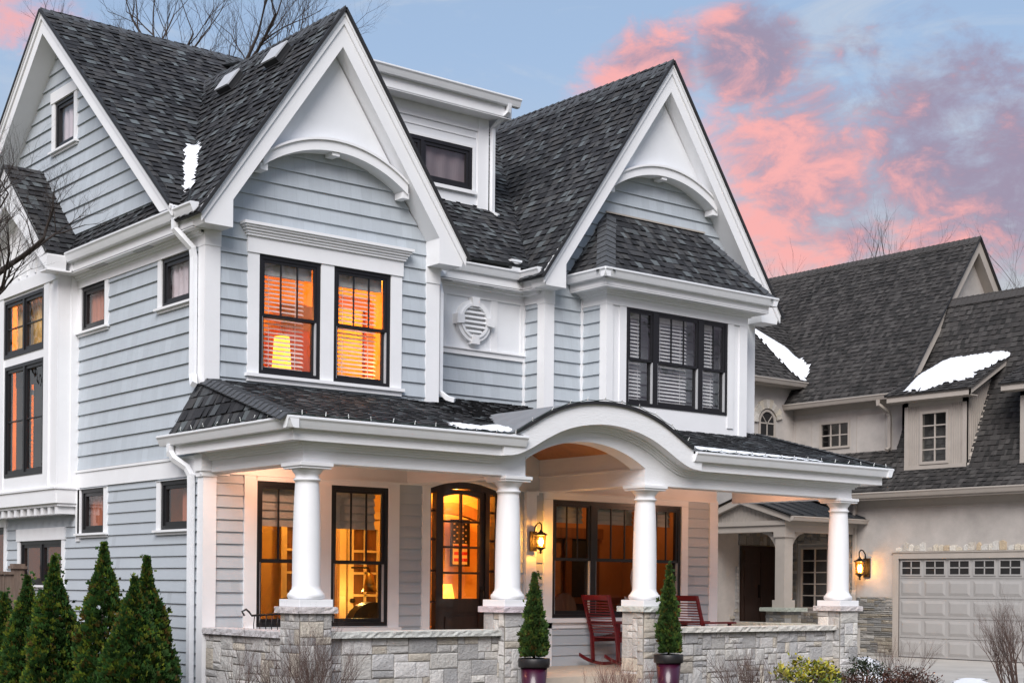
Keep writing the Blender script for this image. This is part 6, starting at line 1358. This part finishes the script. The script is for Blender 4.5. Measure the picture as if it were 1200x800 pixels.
# ================================================================== snow patches
def snow(label, P, poly, th, seed, step=.05):
    rg = random.Random(seed)
    def inside(x, y):
        c = False; j = len(poly) - 1
        for i in range(len(poly)):
            (xi, yi), (xj, yj) = poly[i], poly[j]
            if (yi > y) != (yj > y) and x < (xj - xi) * (y - yi) / (yj - yi) + xi: c = not c
            j = i
        return c
    def edge(x, y):
        m = 9
        for i in range(len(poly)):
            a, b_ = Vector(poly[i]), Vector(poly[(i + 1) % len(poly)]); p = Vector((x, y)); ab = b_ - a; tt = max(0, min(1, (p - a).dot(ab) / max(1e-9, ab.length_squared))); m = min(m, (p - a - ab * tt).length)
        return m
    xs_ = [p[0] for p in poly]; ys_ = [p[1] for p in poly]; nx = int((max(xs_) - min(xs_)) / step) + 3; ny = int((max(ys_) - min(ys_)) / step) + 3
    x0, y0 = min(xs_) - step, min(ys_) - step; idx = {}; vs = []; fs = []
    def jit(i, j): q = random.Random(i * 7919 + j * 104729 + seed); return q.uniform(-.35, .35) * step, q.uniform(-.35, .35) * step, q.uniform(.75, 1.25)
    def vert(i, j):
        if (i, j) not in idx:
            a, b_, k = jit(i, j); x, y = x0 + i * step + a, y0 + j * step + b_; hgt = th * (1 - math.exp(-edge(x, y) / (step * 1.6))) * k if inside(x, y) else -.006
            idx[(i, j)] = len(vs); vs.append(P(x, y, hgt))
        return idx[(i, j)]
    for i in range(nx):
        for j in range(ny):
            cx_, cy_ = x0 + (i + .5) * step, y0 + (j + .5) * step; q = random.Random(i * 31 + j * 77 + seed)
            if inside(cx_ + q.uniform(-.4, .4) * step, cy_ + q.uniform(-.4, .4) * step): fs.append((vert(i, j), vert(i + 1, j), vert(i + 1, j + 1), vert(i, j + 1)))
    mb = MB(); mb.add(vs, fs, smooth=True); o = mb.build('snow_patch', 'snow'); return tag(o, label, 'snow patch', 'snow left on roofs and ground')
P = lambda u, v, w=0.0: Vector((u, v, zp(v) + .014 + w))
snow('thin strip of snow on the porch shingles just left of the arched entry', P, [(2.0, -2.2), (2.95, -2.2), (3.0, -1.88), (2.75, -1.75), (2.4, -1.98), (2.05, -1.85)], .035, 1, .045)
snow('long strip of snow along the porch gutter right of the arched entry', P, [(5.62, -2.27), (8.3, -2.27), (8.0, -2.17), (7.4, -2.10), (6.6, -2.03), (5.95, -1.95), (5.62, -2.08)], .022, 2, .04)
P = lambda u, v, w=0.0: Vector((u - w * .5, v - w * .4, max(8.645 - 1.4245 * (1.625 - u), 6.05 + .8565 * (v - .2)) + .03 + w * .8))
snow('narrow white patch of snow in the roof valley beside the first gable', P, [(-.04, .45), (.04, .42), (.17, .62), (.33, .90), (.52, 1.2), (.60, 1.42), (.55, 1.55), (.42, 1.40), (.26, 1.08), (.13, .82), (-.01, .56)], .05, 3, .03)
P = lambda u, v, w=0.0: Vector((u - w * .4, v, 5.96 + (u - 18.78) * .5676 + w * .9))
snow('wide blanket of snow on the slanting dormer roof over the garage', P, [(18.90, 4.45), (19.6, 4.62), (20.25, 4.45), (20.5, 4.15), (20.48, 3.3), (20.48, 2.72), (20.06, 2.68), (19.87, 2.80), (19.64, 2.85), (19.5, 3.12), (19.25, 2.90), (19.12, 3.27), (19.02, 3.72), (18.85, 3.85)], .07, 4, .06)
P = lambda u, v, w=0.0: Vector((u - w * .6, v - w * .3, max(6.06 + (u - 19.20) * 1.368, 6.6 + (v - 7.72) * .978) + .03 + w * .7))
snow('ragged wedge of snow in the roof valley next door', P, [(19.22, 9.15), (19.36, 9.15), (19.62, 8.95), (19.98, 8.70), (20.08, 8.28), (19.90, 7.92), (19.64, 7.74), (19.42, 7.76), (19.30, 8.08), (19.26, 8.5)], .09, 5, .05)
P = flat(GZ + .01)
o = snow('rounded pile of snow on the bed beside the driveway', P, [(10.55 + .62 * math.cos(a), -.95 + .5 * math.sin(a)) for a in [6.283 * k / 16 for k in range(16)]], .36, 6, .07)
snow('flat streak of snow along the edge of the driveway', P, [(9.3, -3.4), (11.5, -2.6), (13.6, -1.2), (13.2, -.9), (11.3, -2.1), (9.4, -2.9)], .04, 7, .12)

# ================================================================== string of little lights along the porch roof edge
t = thing('string_lights', 'string of small clear lights clipped along the porch gutters and arch', 'string lights', (0, -2.34, 3.48), world=True)
path = [(x, -2.355, 3.484) for x in [-.27 + .14 * k for k in range(23)]] ; path = [p for p in path if p[0] < 2.78]
path += [(x, -2.33, topf(x) + .042) for x in [2.80 + .14 * k for k in range(20)] if x < 5.55]; path += [(x, -2.355, 3.484) for x in [5.62 + .14 * k for k in range(29)] if x < 9.5]
side_p = [(-.275, y, 3.484) for y in [.2 - .14 * k for k in range(18)]]
mb = MB(); mb.tube([(x, y, z + (.012 if i % 2 else -.004)) for i, (x, y, z) in enumerate(side_p + path)], .0045, 4); mb.build('wire', 'wire', t)
rg = random.Random(9); pts = side_p[1::2] + path[1::2]
for i, p in enumerate(pts[:96]):
    b = MB(); up = Vector((rg.uniform(-.5, .5), rg.uniform(-.6, .1), 1)).normalized(); q = Vector(p); b.tube([q, q + up * .022], .006, 5); b.tube([q + up * .022, q + up * .048], [.0075, .002], 6); b.build('bulb', 'clearbulb', t)

# ================================================================== side fence
t = thing('board_fence', 'brown board fence with capped posts meeting the side wall', 'fence', (-.1, 5.15, GZ)); b = MB()
b.box(IDENT, -4.0, -.02, -.02, .02, .1, 1.55)
for k in range(28): b.box(IDENT, -3.98 + k * .142, -3.98 + k * .142 + .135, -.032, -.02, .08, 1.56)
b.box(IDENT, -4.0, -.02, -.06, .06, 1.56, 1.60); b.build('board_panel', 'fence', t)
for x in (-4.0, -2.05, -.10):
    b = MB(); b.box(IDENT, x - .07, x + .07, -.07, .07, 0, 1.64); p = b.build('post', 'fence', t); b = MB(); b.box(IDENT, x - .10, x + .10, -.10, .10, 1.64, 1.68); b.box(IDENT, x - .08, x + .08, -.08, .08, 1.68, 1.71); b.build('post_cap', 'fence', p)

for o in list(bpy.data.objects):
    if '_w' in o: del o['_w']
